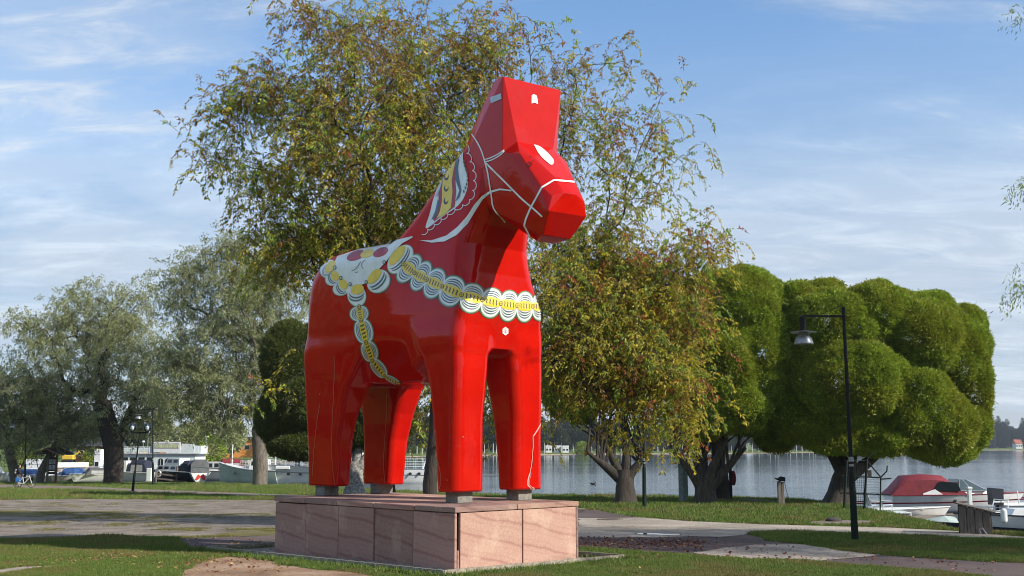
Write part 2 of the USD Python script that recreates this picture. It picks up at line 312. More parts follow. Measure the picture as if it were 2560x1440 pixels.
# local axes of the statue thing: x forward, y away from the path (= -w)
loc = lambda V: np.stack([V[:, 0], -V[:, 1], V[:, 2]], 1)
mf_arr = lambda M: (M.to_mesh().vert_properties[:, :3].astype(float), M.to_mesh().tri_verts.astype(int))
skV, skF = mf_arr(skull); eaV, eaF = mf_arr(ears)
LM['red_paint'] = usdkit.material(stage, '/World/Looks/red_paint', {
    'tc': ('texture_coordinate', {}), 'n': ('noise_texture', {'scale': 1.4, 'detail': 6, 'roughness': .6}), 'r': ('rgb_ramp', {'ramp': [(.3, (.385, .0045, .002)), (.7, (.47, .007, .003))]}),
    'bn': ('noise_texture', {'scale': 2.6, 'detail': 3, 'roughness': .5}), 'b': ('bump', {'strength': .55, 'distance': .012}), 'rn': ('noise_texture', {'scale': 5, 'detail': 5}), 'rr': ('map_range', {'from_min': .3, 'from_max': .7, 'to_min': .02, 'to_max': .09}),
    'p': ('principled_bsdf', {'roughness': .6, 'specular_ior_level': .0, 'coat_weight': .8, 'coat_roughness': .03, 'coat_ior': 1.42})},
    [('tc.object', 'n.vector'), ('n.fac', 'r.fac'), ('r.color', 'p.base_color'), ('tc.object', 'bn.vector'), ('bn.fac', 'b.height'), ('b.normal', 'p.coat_normal'), ('tc.object', 'rn.vector'), ('rn.fac', 'rr.value'), ('rr.result', 'p.coat_roughness')], surface='p.BSDF')
PAINTS = dict(white_paint=(.74, .76, .73), yellow_paint=(.80, .56, .04), green_paint=(.05, .115, .06), slate_paint=(.045, .085, .115), black_paint=(.02, .022, .025), grey_paint=(.40, .47, .52), crimson_paint=(.33, .010, .02), pale_green_paint=(.40, .50, .36), sticker_white=(.78, .76, .75), sticker_red=(.6, .12, .12), crack_pink=(.75, .35, .3), crack_dark=(.06, .008, .006), seam_red=(.50, .12, .09))
for k, c in PAINTS.items(): mat(k, c, rough=.4, var=.08, scale=5, coat=.6 if 'crack' not in k else 0)
horse = Thing('horse_statue', 'giant glossy red wooden horse with painted harness, standing on the sandstone plinth', 'statue', HO, -HA)
low = bV[bF].mean(1)[:, 2] < 1.9
put_l = lambda V, F: (loc(V), F[:, ::-1])
def sub(V, F, m): f = F[m]; ids, inv = np.unique(f, return_inverse=True); return V[ids], inv.reshape(-1, 3)
def put_smooth(path_parent, name, V, F, matn, N=None):
    """One mesh with the given smooth normals (so that parts cut from one surface meet without a seam)."""
    p = put(path_parent, name, (V, F), matn)
    if N is not None:
        m = UsdGeom.Mesh(stage.GetPrimAtPath(p)); m.CreateNormalsAttr(Vt.Vec3fArray.FromNumpy(N.astype(np.float32))); m.SetNormalsInterpolation('vertex')
    return p
def grad(V): e = 2e-3; g = np.stack([sd_body(V + e * np.eye(3)[k]) - sd_body(V - e * np.eye(3)[k]) for k in range(3)], -1); return g / (np.linalg.norm(g, axis=1, keepdims=True) + 1e-9)
bodyV, bodyF = sub(bV, bF, ~low)
horse_body = put_smooth(horse.path, 'body', loc(bodyV), bodyF[:, ::-1], 'red_paint', loc(grad(bodyV)))
cen = bV[bF].mean(1)
for fr in (True, False):
    for near in (True, False):
        v, f = sub(bV, bF, low & ((cen[:, 0] > 0) == fr) & ((cen[:, 1] > 0) == near))
        put_smooth(horse.path, 'leg', loc(v), f[:, ::-1], 'red_paint', loc(grad(v)))
horse_head = horse.part('head', (loc(skV), skF[:, ::-1]), 'red_paint', smooth=28)
horse.part('ears', (loc(eaV), eaF[:, ::-1]), 'red_paint', smooth=28)
mat('steel_stub', (.09, .09, .085), rough=.7, var=.25, scale=14, bump=.004, col2=(.24, .23, .19))
for su, sw in ((2.08, .757), (2.08, -.757), (-2.14, .707), (-2.14, -.707)):
    mb = MB().box((su, -sw, .105), (.34, .36, .21), bev=.01).box((su, -sw, .208), (.46, .44, .012)); horse.part('foot_block', mb, 'steel_stub')
# paint: drawn as seen in the photograph, laid on the carved surface and mirrored on the side one cannot see
allV = np.vstack([h2w(bV), h2w(skV), h2w(eaV)]); allF = np.vstack([bF, skF + len(bV), eaF + len(bV) + len(skV)])
tmh = trimesh.Trimesh(allV, allF, process=False); vn = np.vstack([h2w(grad(bV)) - HO, np.zeros((len(skV) + len(eaV), 3))])
from trimesh.ray.ray_pyembree import RayMeshIntersector
RI = RayMeshIntersector(tmh)
def cast(org, dirs):
    hit = np.full((len(dirs), 3), np.nan); nor = np.zeros((len(dirs), 3)); cast.head = np.zeros(len(dirs), bool)
    P, ri, ti = RI.intersects_location(org, dirs, multiple_hits=False)
    hit[ri] = P; fn = tmh.face_normals[ti]; fn = fn * np.where((fn * dirs[ri]).sum(1) > 0, -1, 1)[:, None]; nor[ri] = fn
    sm = ti < len(bF); cast.head[ri] = ~sm
    if sm.any():
        bc = trimesh.triangles.points_to_barycentric(tmh.triangles[ti[sm]], P[sm]); n = (vn[tmh.faces[ti[sm]]] * bc[..., None]).sum(1); nor[ri[sm]] = n / np.linalg.norm(n, axis=1, keepdims=True)
    return hit, nor
def tri2d(poly, step):
    V, F = [], []; n = 0
    for g in getattr(poly, 'geoms', [poly]):
        if g.is_empty or g.area < .5: continue
        try: v, f = trimesh.creation.triangulate_polygon(g, engine='earcut')
        except Exception: continue
        v3 = np.column_stack([v, np.zeros(len(v))]); v3, f = trimesh.remesh.subdivide_to_size(v3, f, step, max_iter=12)
        V.append(v3[:, :2]); F.append(f + n); n += len(v3)
    return (np.vstack(V), np.vstack(F)) if V else (np.zeros((0, 2)), np.zeros((0, 3), int))
LAYER = 0.0028
def lay(poly, layer, mirror=True, step=7.0):
    """Triangles of the painted shape (photo pixels) on the statue, in its own axes."""
    v, f = tri2d(poly.buffer(0), step)
    if not len(v): return np.zeros((0, 3)), np.zeros((0, 3), int)
    d = ray(v[:, 0], v[:, 1]); d /= np.linalg.norm(d, axis=1, keepdims=True)
    P, N = cast(np.repeat(CAM[None], len(d), 0), d)
    ok = ~np.isnan(P).any(1); f = f[ok[f].all(1)]
    e = np.linalg.norm(P[f] - P[f[:, [1, 2, 0]]], axis=2).max(1) if len(f) else np.zeros(0); f = f[e < .45]
    P = np.nan_to_num(P) + N * (.006 + LAYER * layer); L = w2l(P); nl = w2l(N + HO)
    if len(f):
        fn = np.cross(L[f[:, 1]] - L[f[:, 0]], L[f[:, 2]] - L[f[:, 0]]); wrong = (fn * nl[f[:, 0]]).sum(1) < 0; f[wrong] = f[wrong][:, ::-1]
    out_v, out_f = [L], [f]
    if mirror and len(f):
        M = L * [1, -1, 1]; Nm = nl * [1, -1, 1]; hh = cast.head; M[hh] = hmir(L[hh], True); Nm[hh] = hmir(nl[hh], False); Wm = HO + M[:, 0:1] * HF - M[:, 1:2] * HL + M[:, 2:3] * np.array([0, 0, 1.0]); Wn = Nm[:, 0:1] * HF - Nm[:, 1:2] * HL + Nm[:, 2:3] * np.array([0, 0, 1.0])
        hid = ((CAM - Wm) * Wn).sum(1) < 0; fm = f[hid[f].all(1)][:, ::-1]; out_v.append(M); out_f.append(fm + len(L))
    V, F = np.vstack(out_v), np.vstack(out_f); ids, inv = np.unique(F, return_inverse=True)
    return (V[ids], inv.reshape(-1, 3)) if len(F) else (np.zeros((0, 3)), np.zeros((0, 3), int))
def hmir(A, point):                                     # mirror in the head's own middle plane (statue axes)
    c, s = math.cos(HY), math.sin(HY); X = np.array([c, -s, 0]); Y = np.array([s, c, 0]); o = np.array([HP, 0, 0]) if point else 0
    d = A - o; return o + (d @ X)[:, None] * X - (d @ Y)[:, None] * Y + d[:, 2:3] * np.array([0, 0, 1.0])
class Paint:
    def __init__(s): s.d = {}
    def add(s, key, poly, layer, mirror=True, step=7.0): s.d.setdefault(key, []).append((poly, layer, mirror, step))
    def build(s, name, base, names):
        root = None
        for k in [base] + [k for k in s.d if k != base]:
            mb = MB(); pieces = []
            for l in sorted({x[1] for x in s.d[k]}):
                L = [x for x in s.d[k] if x[1] == l]; v, f = lay(unary_union([x[0].buffer(.05) for x in L]), l, L[0][2], L[0][3])
                if len(f): mb.add(v, f)
            for v, f in getattr(s, 'extra', {}).get(k, []): mb.add(v, f)
            v, f = mb.arr(); nm = names.get(k, (k, 0)); nm = nm if isinstance(nm, tuple) else (nm, 0)
            if root is None: root = horse.part(name, (v, f), k); continue
            if nm[1]:
                lab = trimesh.graph.connected_component_labels(trimesh.Trimesh(v, f, process=False).face_adjacency, node_count=len(f))
                for c in np.unique(lab): q, g = sub(v, f, lab == c); horse.part(nm[0], (q, g), k, under=root)
            else: cd(stage.GetPrimAtPath(horse.part(nm[0], (v, f), k, under=root)), kind='stuff' if k in ('black_paint', 'slate_paint', 'sticker_red', 'green_paint') else None)
        return root
def ell(cx, cy, a, b, rot=0, n=40, t0=0, t1=2 * pi):
    t = np.linspace(t0, t1, n); c, s = math.cos(math.radians(rot)), math.sin(math.radians(rot)); x, y = a * np.cos(t), b * np.sin(t)
    return np.stack([cx + x * c - y * s, cy + x * s + y * c], 1)
Z = lambda ox, oy, k: (lambda pts: np.asarray(pts, float) / k + np.array([ox, oy]))
zA, zB, zD = Z(740, 180, 2.6662), Z(740, 580, 3.0), Z(1040, 180, 3.2727)
def line(pts, w): return LineString(pts).buffer(w / 2, quad_segs=3)
def spline(pts, n=8):
    from scipy.interpolate import CubicSpline
    p = np.asarray(pts, float); t = np.r_[0, np.cumsum(np.linalg.norm(np.diff(p, axis=0), axis=1))]; return CubicSpline(t, p)(np.linspace(0, t[-1], n * len(p)))
def lobes(pt, R, up, lo, strokes=4, yw=.30, ends=(True, True)):
    """A garland between the rosettes R: scalloped white lobes with green rims, slate arcs, a yellow lens with black strokes."""
    R = np.asarray(R, float)
    for i in range(len(R) - 1):
        p, q = R[i], R[i + 1]; c = (p + q) / 2; L = np.linalg.norm(q - p); t = (q - p) / L; n = np.array([t[1], -t[0]]); n = n if n[1] < 0 or abs(n[1]) < .3 and n[0] > 0 else -n
        def half(a, b, s, k=24): th = np.linspace(0, pi, k); return c + np.outer(a * np.cos(th), t) + np.outer(s * b * np.sin(th) ** .72, n)
        for s, b in ((1, up[i]), (-1, lo[i])):
            for key, m, l in (('green_paint', 1.0, 0), ('pale_green_paint', .93, 1), ('white_paint', .86, 2)): pt.add(key, Polygon(half(L * (.60 if key == 'green_paint' else .57) * (m if m > .9 else .93), b * m, s)), l)
            for m in (.44, .59, .74): 
                o, inr = half(L * .44 * (m / .66) ** .3, b * m, s), half(L * .44 * (m / .66) ** .3, b * (m - .07), s)
                pt.add('slate_paint', Polygon(np.vstack([o, inr[::-1]])), 3)
        th = np.linspace(0, pi, 14); yb = yw * (up[i] + lo[i]) / 2
        pt.add('yellow_paint', Polygon(np.vstack([c + np.outer(L / 2 * np.cos(th), t) + np.outer(yb * np.sin(th) ** .55, n), c + np.outer(-L / 2 * np.cos(th), t) - np.outer(yb * np.sin(th) ** .55, n)])), 4)
        for k in range(strokes):
            m = c + t * L * (-.26 + .52 * k / (strokes - 1)); pt.add('black_paint', line([m + n * yb * .45 - t * L * .03, m + n * yb * .2 + t * L * .015, m - n * yb * .2 - t * L * .01, m - n * yb * .45 + t * L * .03], max(L * .05, 1.2)), 5)
    for p in R:
        r = np.linalg.norm(R[1] - R[0]) * .14 + .5; r = min(max(r, 4.0), 7.2)
        pt.add('black_paint', Polygon(ell(*p, r, r * 1.05, n=20)), 5); pt.add('yellow_paint', Polygon(ell(*p, r * .72, r * .76, n=16)), 6)
        pt.add('black_paint', unary_union([line([p + (-r * .6, 0), p + (r * .6, 0)], .8), line([p + (0, -r * .6), p + (0, r * .6)], .8)]), 7)
band = Paint()
RB = zB([(810, 240), (893, 308), (985, 358), (1100, 408), (1243, 473), (1393, 510), (1532, 537), (1655, 552), (1772, 558), (1880, 562)])
lobes(band, RB, np.array([132, 132, 122, 121, 112, 110, 112, 114, 114]) / 3, np.array([134, 125, 130, 130, 122, 128, 133, 128, 110]) / 3)
band.build('chest_band', 'white_paint', dict(green_paint='green_edge', pale_green_paint='pale_edge', slate_paint='slate_arcs', yellow_paint='yellow_stripe', black_paint='black_marks'))
girth = Paint()
lobes(girth, zB([(478, 560), (492, 662), (530, 826), (575, 962), (668, 1080), (775, 1135)]), np.array([66, 74, 68, 52, 26]) / 3, np.array([85, 74, 66, 50, 24]) / 3, yw=.34)
girth.build('girth_strap', 'white_paint', dict(green_paint='green_edge', pale_green_paint='pale_edge', slate_paint='slate_arcs', yellow_paint='yellow_stripe', black_paint='black_marks'))
sad = Paint()
SW = [((262, 262), (60, 36), -50, (240, 290)), ((300, 330), (44, 36), 62, (272, 360)), ((360, 392), (46, 36), 68, (335, 440)), ((466, 430), (58, 44), -14, (452, 505)), ((592, 332), (78, 40), -48, (640, 395)), ((762, 176), (104, 40), -52, (800, 225))]
for (c, (a, b), rot, o) in SW:
    c, o = zB([c])[0], zB([o])[0]; a, b = a / 3, b / 3; d = o - c; 
    for key, m, k, l in (('green_paint', 1.55, .62, 0), ('pale_green_paint', 1.45, .60, 1), ('white_paint', 1.36, .56, 2)): sad.add(key, Polygon(ell(*(c + d * k), a * (1.0 + (m - 1) * .45), b * m + np.linalg.norm(d) * .30, rot)), l)
    for m, k in ((1.02, .62), (.94, .36)):
        big, cut = Polygon(ell(*(c + d * k), a * 1.0, b * m, rot)), Polygon(ell(*(c + d * (k - .16)), a * 1.04, b * m * .98, rot)); sad.add('slate_paint', big.difference(cut), 3)
bl = Polygon(zB([(318, 190), (286, 262), (310, 300), (343, 345), (380, 372), (412, 392), (470, 398), (533, 377), (600, 300), (667, 228), (735, 140), (800, 80), (872, 40), (700, 80), (500, 130)])).buffer(2)
sad.add('white_paint', bl, 4); 
for (c, (a, b), rot, o) in SW:
    c = zB([c])[0]; sad.add('yellow_paint', Polygon(ell(*c, a / 3 * .86, b / 3 * .84, rot)), 5)
for p in zB([(298, 268), (343, 345), (412, 392), (533, 377), (667, 228)]):
    sad.add('black_paint', Polygon(ell(*p, 4.0, 5.2, n=16)), 6); sad.add('pale_green_paint', Polygon(ell(*p, 2.4, 3.4, n=12)), 7)
sad.add('crimson_paint', Polygon(ell(*zB([(455, 180)])[0], 24, 11, -20)), 5); sad.add('crimson_paint', Polygon(ell(*zB([(640, 155)])[0], 20, 10, -24)), 5); sad.add('yellow_paint', Polygon(ell(*zB([(540, 165)])[0], 18, 9, -20)), 6)
sad.add('slate_paint', unary_union([line(spline(zB(q)), 1.6) for q in ([(425, 290), (455, 275), (478, 245), (490, 225)], [(510, 275), (498, 250), (505, 228), (522, 215)], [(450, 305), (470, 300)])]), 5)
top_u, top_w = np.meshgrid(np.linspace(-2.25, .05, 40), np.linspace(-.80, .80, 24), indexing='ij'); P0 = h2w(np.stack([top_u, top_w, np.full(top_u.shape, 8.0)], -1).reshape(-1, 3))
Pt, Nt = cast(P0, np.tile([0, 0, -1.0], (len(P0), 1))); Pt = w2l(Pt + Nt * (.006 + LAYER * 2)); q = np.arange(40 * 24).reshape(40, 24); q = np.stack([q[:-1, :-1], q[:-1, 1:], q[1:, 1:], q[1:, :-1]], -1).reshape(-1, 4); sad.extra = dict(white_paint=[(Pt, np.vstack([q[:, [0, 1, 2]], q[:, [0, 2, 3]]]))])
sad.build('saddle_cloth', 'white_paint', dict(green_paint='green_edge', pale_green_paint='pale_edge', slate_paint='slate_arcs', yellow_paint=('yellow_oval', 1), black_paint='black_rosettes', crimson_paint=('crimson_oval', 1)))
mane = Paint()
outer = Polygon(spline(zA([(1118, 478), (1088, 522), (1040, 592), (985, 690), (938, 790), (908, 880), (888, 960), (868, 1042), (930, 1002), (1000, 950), (1090, 882), (1136, 800), (1148, 722), (1126, 640), (1114, 560), (1124, 500)]), 5)).buffer(0)
mane.add('white_paint', outer, 0)
yel = Polygon(zA([(1055, 560), (1018, 610), (986, 690), (976, 780), (976, 865), (962, 930), (940, 978), (1002, 944), (1035, 905), (1046, 800), (1041, 720), (1056, 640), (1066, 590)]))
mane.add('crimson_paint', yel.buffer(9).intersection(outer.buffer(-3)), 1); mane.add('yellow_paint', yel.intersection(outer), 2)
mane.add('slate_paint', Polygon(zA([(1076, 555), (1062, 640), (1066, 720), (1092, 790), (1066, 862), (1092, 838), (1106, 790), (1092, 720), (1082, 650), (1090, 570)])).intersection(outer), 2)
mane.add('slate_paint', Polygon(zA([(948, 850), (930, 930), (905, 985), (930, 970), (950, 930), (960, 870)])).intersection(outer), 2)
mane.add('grey_paint', Polygon(zA([(1000, 640), (960, 740), (930, 830), (945, 830), (968, 760), (985, 700)])).intersection(outer), 2)
for y in (620, 700, 775, 860): mane.add('black_paint', Polygon(ell(*zA([(1008 - (y - 620) * .02 if y > 650 else 1030, y)])[0], 5.5, 9, 10)).difference(Polygon(ell(*zA([(1008 if y > 650 else 1030, y - 12)])[0], 4, 8, 10))), 3)
sc = zA([(1128, 480), (1140, 545), (1162, 600), (1178, 660), (1184, 725), (1180, 790), (1158, 850), (1112, 885), (1060, 912), (1012, 946), (968, 978), (922, 1014), (878, 1048), (842, 1082)]); arcs = []
for p, q in zip(sc[:-1], sc[1:]):
    m = (p + q) / 2; d = q - p; n = np.array([-d[1], d[0]]); n = n if n[0] + n[1] > 0 else -n; th = np.linspace(0, pi, 9); arcs.append(line(m - np.outer(np.cos(th), d / 2) + np.outer(np.sin(th), n * .34), 1.7))
mane.add('white_paint', unary_union(arcs), 1)
for k in range(9): mane.add('green_paint', Polygon(ell(*(zA([(1122, 600)])[0] + np.array([(0, 0), (2, 9), (5, 18), (8, 27), (9, 36), (9, 46), (7, 56), (4, 65), (0, 74)][k])), 2, 4, 0, n=10)), 3)
mane.build('mane_painting', 'white_paint', dict(yellow_paint=('yellow_leaf', 1), crimson_paint=('crimson_edge', 1), slate_paint=('slate_leaf', 1), grey_paint=('grey_leaf', 1), black_paint='black_marks', green_paint='green_beads'))
bri = Paint()
for pts, w in (([(460, 510), (500, 570), (540, 650), (565, 730), (590, 830), (605, 930), (620, 1020), (632, 1100), (660, 1150), (725, 1228)], 3.2), ([(570, 715), (640, 690), (718, 640)], 2.6), ([(570, 735), (650, 706), (722, 652)], 2.6), ([(580, 750), (680, 850), (780, 950), (870, 1040), (940, 1100), (1030, 1180)], 4.0)): bri.add('white_paint', line(spline(zD(pts), 4), w), 1, step=4)
bri.add('white_paint', line(zD([(1290, 900), (1275, 898), (1130, 885), (1030, 945), (985, 1030), (940, 1110), (902, 1200), (887, 1255), (930, 1335)]), 4.2), 1, step=4)
bri.add('white_paint', Polygon(zD([(30, 1376), (130, 1378), (250, 1340), (340, 1270), (420, 1180), (480, 1085), (540, 1015), (610, 972), (690, 953), (785, 965), (782, 976), (690, 966), (615, 988), (548, 1040), (485, 1140), (425, 1240), (335, 1335), (235, 1387), (130, 1397)])), 1)
bri.build('bridle', 'white_paint', {})
bz = Paint(); bz.add('white_paint', Polygon(spline(zD([(962, 598), (1010, 612), (1060, 650), (1108, 700), (1126, 740), (1112, 762), (1082, 748), (1040, 712), (1002, 668), (978, 625)]), 4)), 2, mirror=False); bz.build('forehead_blaze', 'white_paint', {})
kn = Paint(); kn.add('crack_dark', Polygon(ell(*zD([(928, 757)])[0], 6.8, 6.2, -30)).difference(Polygon(ell(*zD([(928, 757)])[0], 5.2, 4.6, -30))), 1, mirror=False); kn.add('crack_dark', line(zD([(915, 765), (942, 750)]), 1.2), 1, mirror=False); kn.build('knot_mark', 'crack_dark', {})
st = Paint(); st.add('grey_paint', Polygon(zD([(612, 208), (700, 175), (703, 220), (617, 258)])), 2, mirror=False); st.build('sticker', 'grey_paint', {})
st = Paint(); st.add('sticker_white', Polygon(zD([(945, 192), (962, 184), (985, 196), (996, 262), (968, 252), (944, 258)])), 2, mirror=False); st.build('sticker', 'sticker_white', {})
st = Paint(); b0 = zB([(1568, 743)])[0]; st.add('sticker_white', Polygon([b0 + (8.5 if k % 2 else 7) * np.array([math.cos(k * pi / 6), math.sin(k * pi / 6) * 1.3]) for k in range(12)]), 2, mirror=False)
for q in ([(-4, -5), (3, -6)], [(-5, 0), (4, -1)], [(-1, -3), (0, 6)], [(-4, 4), (3, 4)]): st.add('sticker_red', line(b0 + np.array(q), 1.3), 3, mirror=False)
st.build('sticker', 'sticker_white', dict(sticker_red='red_print'))
sm_ = Paint()
for q_ in ([(836, 892), (834, 1000), (830, 1100), (832, 1170), (838, 1214)], [(967, 985), (964, 1080), (960, 1150), (963, 1206)], [(1094, 1150), (1102, 1190), (1100, 1222)], [(800, 1010), (786, 1120), (782, 1190)]): sm_.add('seam_red', line(spline(q_, 3), .8), 1, mirror=False, step=4)
for q_ in ((1326, 392), (1334, 402), (1322, 415), (1421, 486), (1408, 492), (1118, 1200), (1232, 1006), (1157, 1092), (800, 985)): sm_.add('crack_dark' if q_[1] < 600 else 'seam_red', Polygon(ell(*q_, 1.7, 1.5, n=8)), 1, mirror=False, step=3)
sm_.build('paint_seams', 'seam_red', dict(crack_dark='pitted_marks'))
ck = Paint(); zC = Z(660, 980, 3.122); cp = zC([(2165, 238), (2130, 300), (2100, 345), (2101, 430), (2090, 560), (2075, 640), (2062, 690), (2062, 728), (2090, 752)])
ck.add('crack_pink', unary_union([line(cp, 2.6), line(cp[5:], 5), Polygon(ell(*zC([(2095, 755)])[0], 5, 4))]), 1, mirror=False, step=4); ck.add('crack_dark', line(cp[2:] + (.8, 0), 1.5), 2, mirror=False, step=4); ck.build('crack', 'crack_dark', dict(crack_pink='chipped_edge'))
# ---------------------------------------------------------------- the sandstone plinth
PA = 0.79238; PC = np.array([-0.9467, 18.6941, -.3178]); PL, PW = 5.454, 3.069; PH = PZ - PC[2]
PF, PR = np.array([math.cos(PA), -math.sin(PA), 0]), np.array([math.sin(PA), math.cos(PA), 0])
def stonemat(name, c1, c2, dark):
    LM[name] = usdkit.material(stage, '/World/Looks/' + name, {
        'tc': ('texture_coordinate', {}), 'oi': ('object_info', {}), 'om': ('math', {'math_type': 'multiply', 'value2': 7.3}), 'oc': ('combine_xyz', {}), 'va': ('vector_math', {'math_type': 'add'}), 'mp': ('mapping', {'scale': (1, 1, 1), 'rotation': (.20, -.10, 0)}), 'w': ('wave_texture', {'wave_type': 'bands', 'bands_direction': 'z', 'scale': .9, 'distortion': 3.2, 'detail': 5, 'detail_scale': .55, 'detail_roughness': .6}),
        'r': ('rgb_ramp', {'ramp': [(0, dark), (.05, c2), (.3, c1), (.62, c2), (.8, c1), (1, c1)]}), 'n': ('noise_texture', {'scale': 28, 'detail': 8, 'roughness': .7}), 'nr': ('map_range', {'from_min': .25, 'from_max': .75, 'to_min': .76, 'to_max': 1.20}),
        'n2': ('noise_texture', {'scale': 1.7, 'detail': 5, 'roughness': .6}), 'sr': ('map_range', {'range_type': 'smoothstep', 'from_min': .52, 'from_max': .70, 'to_min': 0, 'to_max': .45, 'clamp': True}), 'mx': ('mix_color', {'blend_type': 'mix', 'b': (.50, .36, .27)}),
        'h': ('hsv', {}), 'ov': ('map_range', {'from_min': 0, 'from_max': 1, 'to_min': .78, 'to_max': 1.10}), 'vm': ('math', {'math_type': 'multiply'}), 'b': ('bump', {'strength': 1, 'distance': .006}), 'p': ('principled_bsdf', {'roughness': .85, 'specular_ior_level': .25})},
        [('tc.object', 'mp.vector'), ('oi.random', 'om.value1'), ('om.value', 'oc.z'), ('om.value', 'oc.x'), ('mp.vector', 'va.vector1'), ('oc.vector', 'va.vector2'), ('va.vector', 'w.vector'), ('w.fac', 'r.fac'), ('tc.object', 'n.vector'), ('n.fac', 'nr.value'), ('tc.object', 'n2.vector'), ('n2.fac', 'sr.value'), ('sr.result', 'mx.fac'), ('r.color', 'mx.a'), ('mx.result', 'h.color'), ('nr.result', 'vm.value1'), ('oi.random', 'ov.value'), ('ov.result', 'vm.value2'), ('vm.value', 'h.value'), ('h.color', 'p.base_color'), ('n.fac', 'b.height'), ('b.normal', 'p.normal')], surface='p.BSDF')
stonemat('sandstone', (.32, .195, .16), (.30, .172, .142), (.24, .125, .105)); stonemat('sandstone_pale', (.385, .24, .185), (.365, .215, .165), (.30, .165, .13)); stonemat('sandstone_grey', (.265, .172, .145), (.245, .152, .13), (.19, .11, .095))
mat('dark_core', (.05, .045, .04), rough=.9, bump=.01, bscale=20)
plinth = Thing('plinth', 'low reddish sandstone plinth of large slabs under the red horse', 'plinth', PC, -PA)
plinth.part('core', MB().box((-PL / 2, PW / 2, PH / 2 - .06), (PL - .16, PW - .16, PH - .16)), 'dark_core')
def px_u(x, y, z):                                       # where along the plinth's flank a pixel lies
    P = level(x, y, z); return float((P - PC) @ PF)
cuts = [-PL] + [px_u(x, 1272, PC[2] + PH * .9) for x in (762, 846, 935, 1033)] + [0.0]
cuts = [-PL, -4.36, -3.28, -2.2, -1.1, 0.0]
prng = np.random.default_rng(3); CAPH = .088; mats3 = ['sandstone', 'sandstone_grey', 'sandstone_pale']
def slab(c, size, tw=0.0, lean=0.0):
    cs, sn = math.cos(lean), math.sin(lean); T = np.array([[1, 0, 0], [0, cs, -sn], [0, sn, cs]])
    return MB().box(c, size, rot=tw, bev=.007, tilt=T)
for side in (0, 1):
    for i in range(5):
        a, b = cuts[i], cuts[i + 1]; j = prng.normal(0, .004, 3); th = .055; g = .016
        y = (th / 2 if side == 0 else PW - th / 2) + j[0]
        h = PH - CAPH - .012 + j[1]; plinth.part('panel', slab(((a + b) / 2, y, h / 2 - .05), (b - a - g, th, h + .10), tw=j[2] * .4), mats3[(i * 2 + side) % 2])
for end in (0, 1):
    e = np.array([.115, 1.60, PW - .06]) if end == 0 else np.array([.06, 1.5, PW - .06])
    for i in range(2):
        a, b = e[i], e[i + 1]; j = prng.normal(0, .004, 3); th = .055; x = (-th / 2 - .004 if end == 0 else -PL + th / 2 + .004) + j[0]; h = PH - CAPH - .014
        plinth.part('panel', slab((x, (a + b) / 2, h / 2 - .05), (th, b - a - .018, h + .10), tw=j[2]), 'sandstone_pale' if end == 0 else 'sandstone')
plinth.part('corner_sliver', MB().box((-.035, .085, .17), (.05, .035, .34), bev=.006), 'sandstone_pale')
capc = [-PL - .03, -4.40, -3.36, -2.23, -1.06, .012]
for i in range(5):
    for k, (a, b) in enumerate(((-.014, 1.46), (1.46, PW + .014))):
        j = prng.normal(0, .003, 3); plinth.part('cap_slab', slab(((capc[i] + capc[i + 1]) / 2, (a + b) / 2, PH - CAPH / 2 + j[0] * .5 - .002), (capc[i + 1] - capc[i] - .014, b - a - .014, CAPH), tw=j[1] * .5), mats3[(i + k) % 3])
# strip of gravel round it, held by boards
mat('kerb_board', (.33, .29, .22), rough=.85, var=.3, scale=5, bump=.004, bscale=30, stretch=(.3, 3, 3))
eb = (1.35, .72, .55, .62)                                 # rear, flank, front, far
x0, x1, y0, y1 = -PL - eb[0], eb[2], -eb[1], PW + eb[3]
def on_plane(x, y): P = PC + x * PF + y * PR; return np.array([P[0], P[1], gz(P[1])])
cor = [on_plane(x0, y0), on_plane(x1, y0), on_plane(x1, y1), on_plane(x0, y1)]
# ---------------------------------------------------------------- ground, water, paths
cn = meshkit.noise
def Zg(ox, oy, k, pts): return np.asarray(pts, float) / k + np.array([ox, oy])
# the park's waterline in plan, from the far left round to the near right
COAST = np.array([(-400, 150), (-120, 124)] + [tuple(G(x, y)[:2]) for x, y in ((0, 1202.5), (300, 1203.5), (600, 1207.5), (770, 1212.5), (1000, 1227), (1200, 1238), (1450, 1239.5), (1700, 1243), (1950, 1248), (2060, 1256), (2130, 1266), (2210, 1281), (2300, 1300), (2372, 1322), (2480, 1330))] + [(14.6, 23), (40, 12), (200, -40)])
land = Polygon(np.vstack([COAST, [(200, -400), (-400, -400)]]))
_far = [(-60, 1185, 0), (0, 1180, 0), (230, 1174, 0), (480, 1165, 0), (640, 1159, 0), (760, 1154, 0), (1000, 1143.5, 0), (1200, 1140, 0), (1400, 1138, 0), (1900, 1134, 0), (2200, 1129, 0), (2480, 1126, 0), (2700, 1125.5, 0)]
SHORE = np.array([tuple(level(x, y, WATER_Z)[:2]) for x, y, _ in _far]); SHORE = np.vstack([[(-700, 60), (-160, 150)], SHORE, [(1600, 1100), (6000, 500)]])
farland = Polygon(np.vstack([SHORE, [(9000, 9000), (-9000, 9000), (-9000, 60)]]))
def seg_dist(P, L):
    d = np.full(len(P), 1e9)
    for a, b in zip(L[:-1], L[1:]):
        e = b - a; t = np.clip(((P - a) @ e) / (e @ e), 0, 1); d = np.minimum(d, np.hypot(*(P - a - t[:, None] * e).T))
    return d
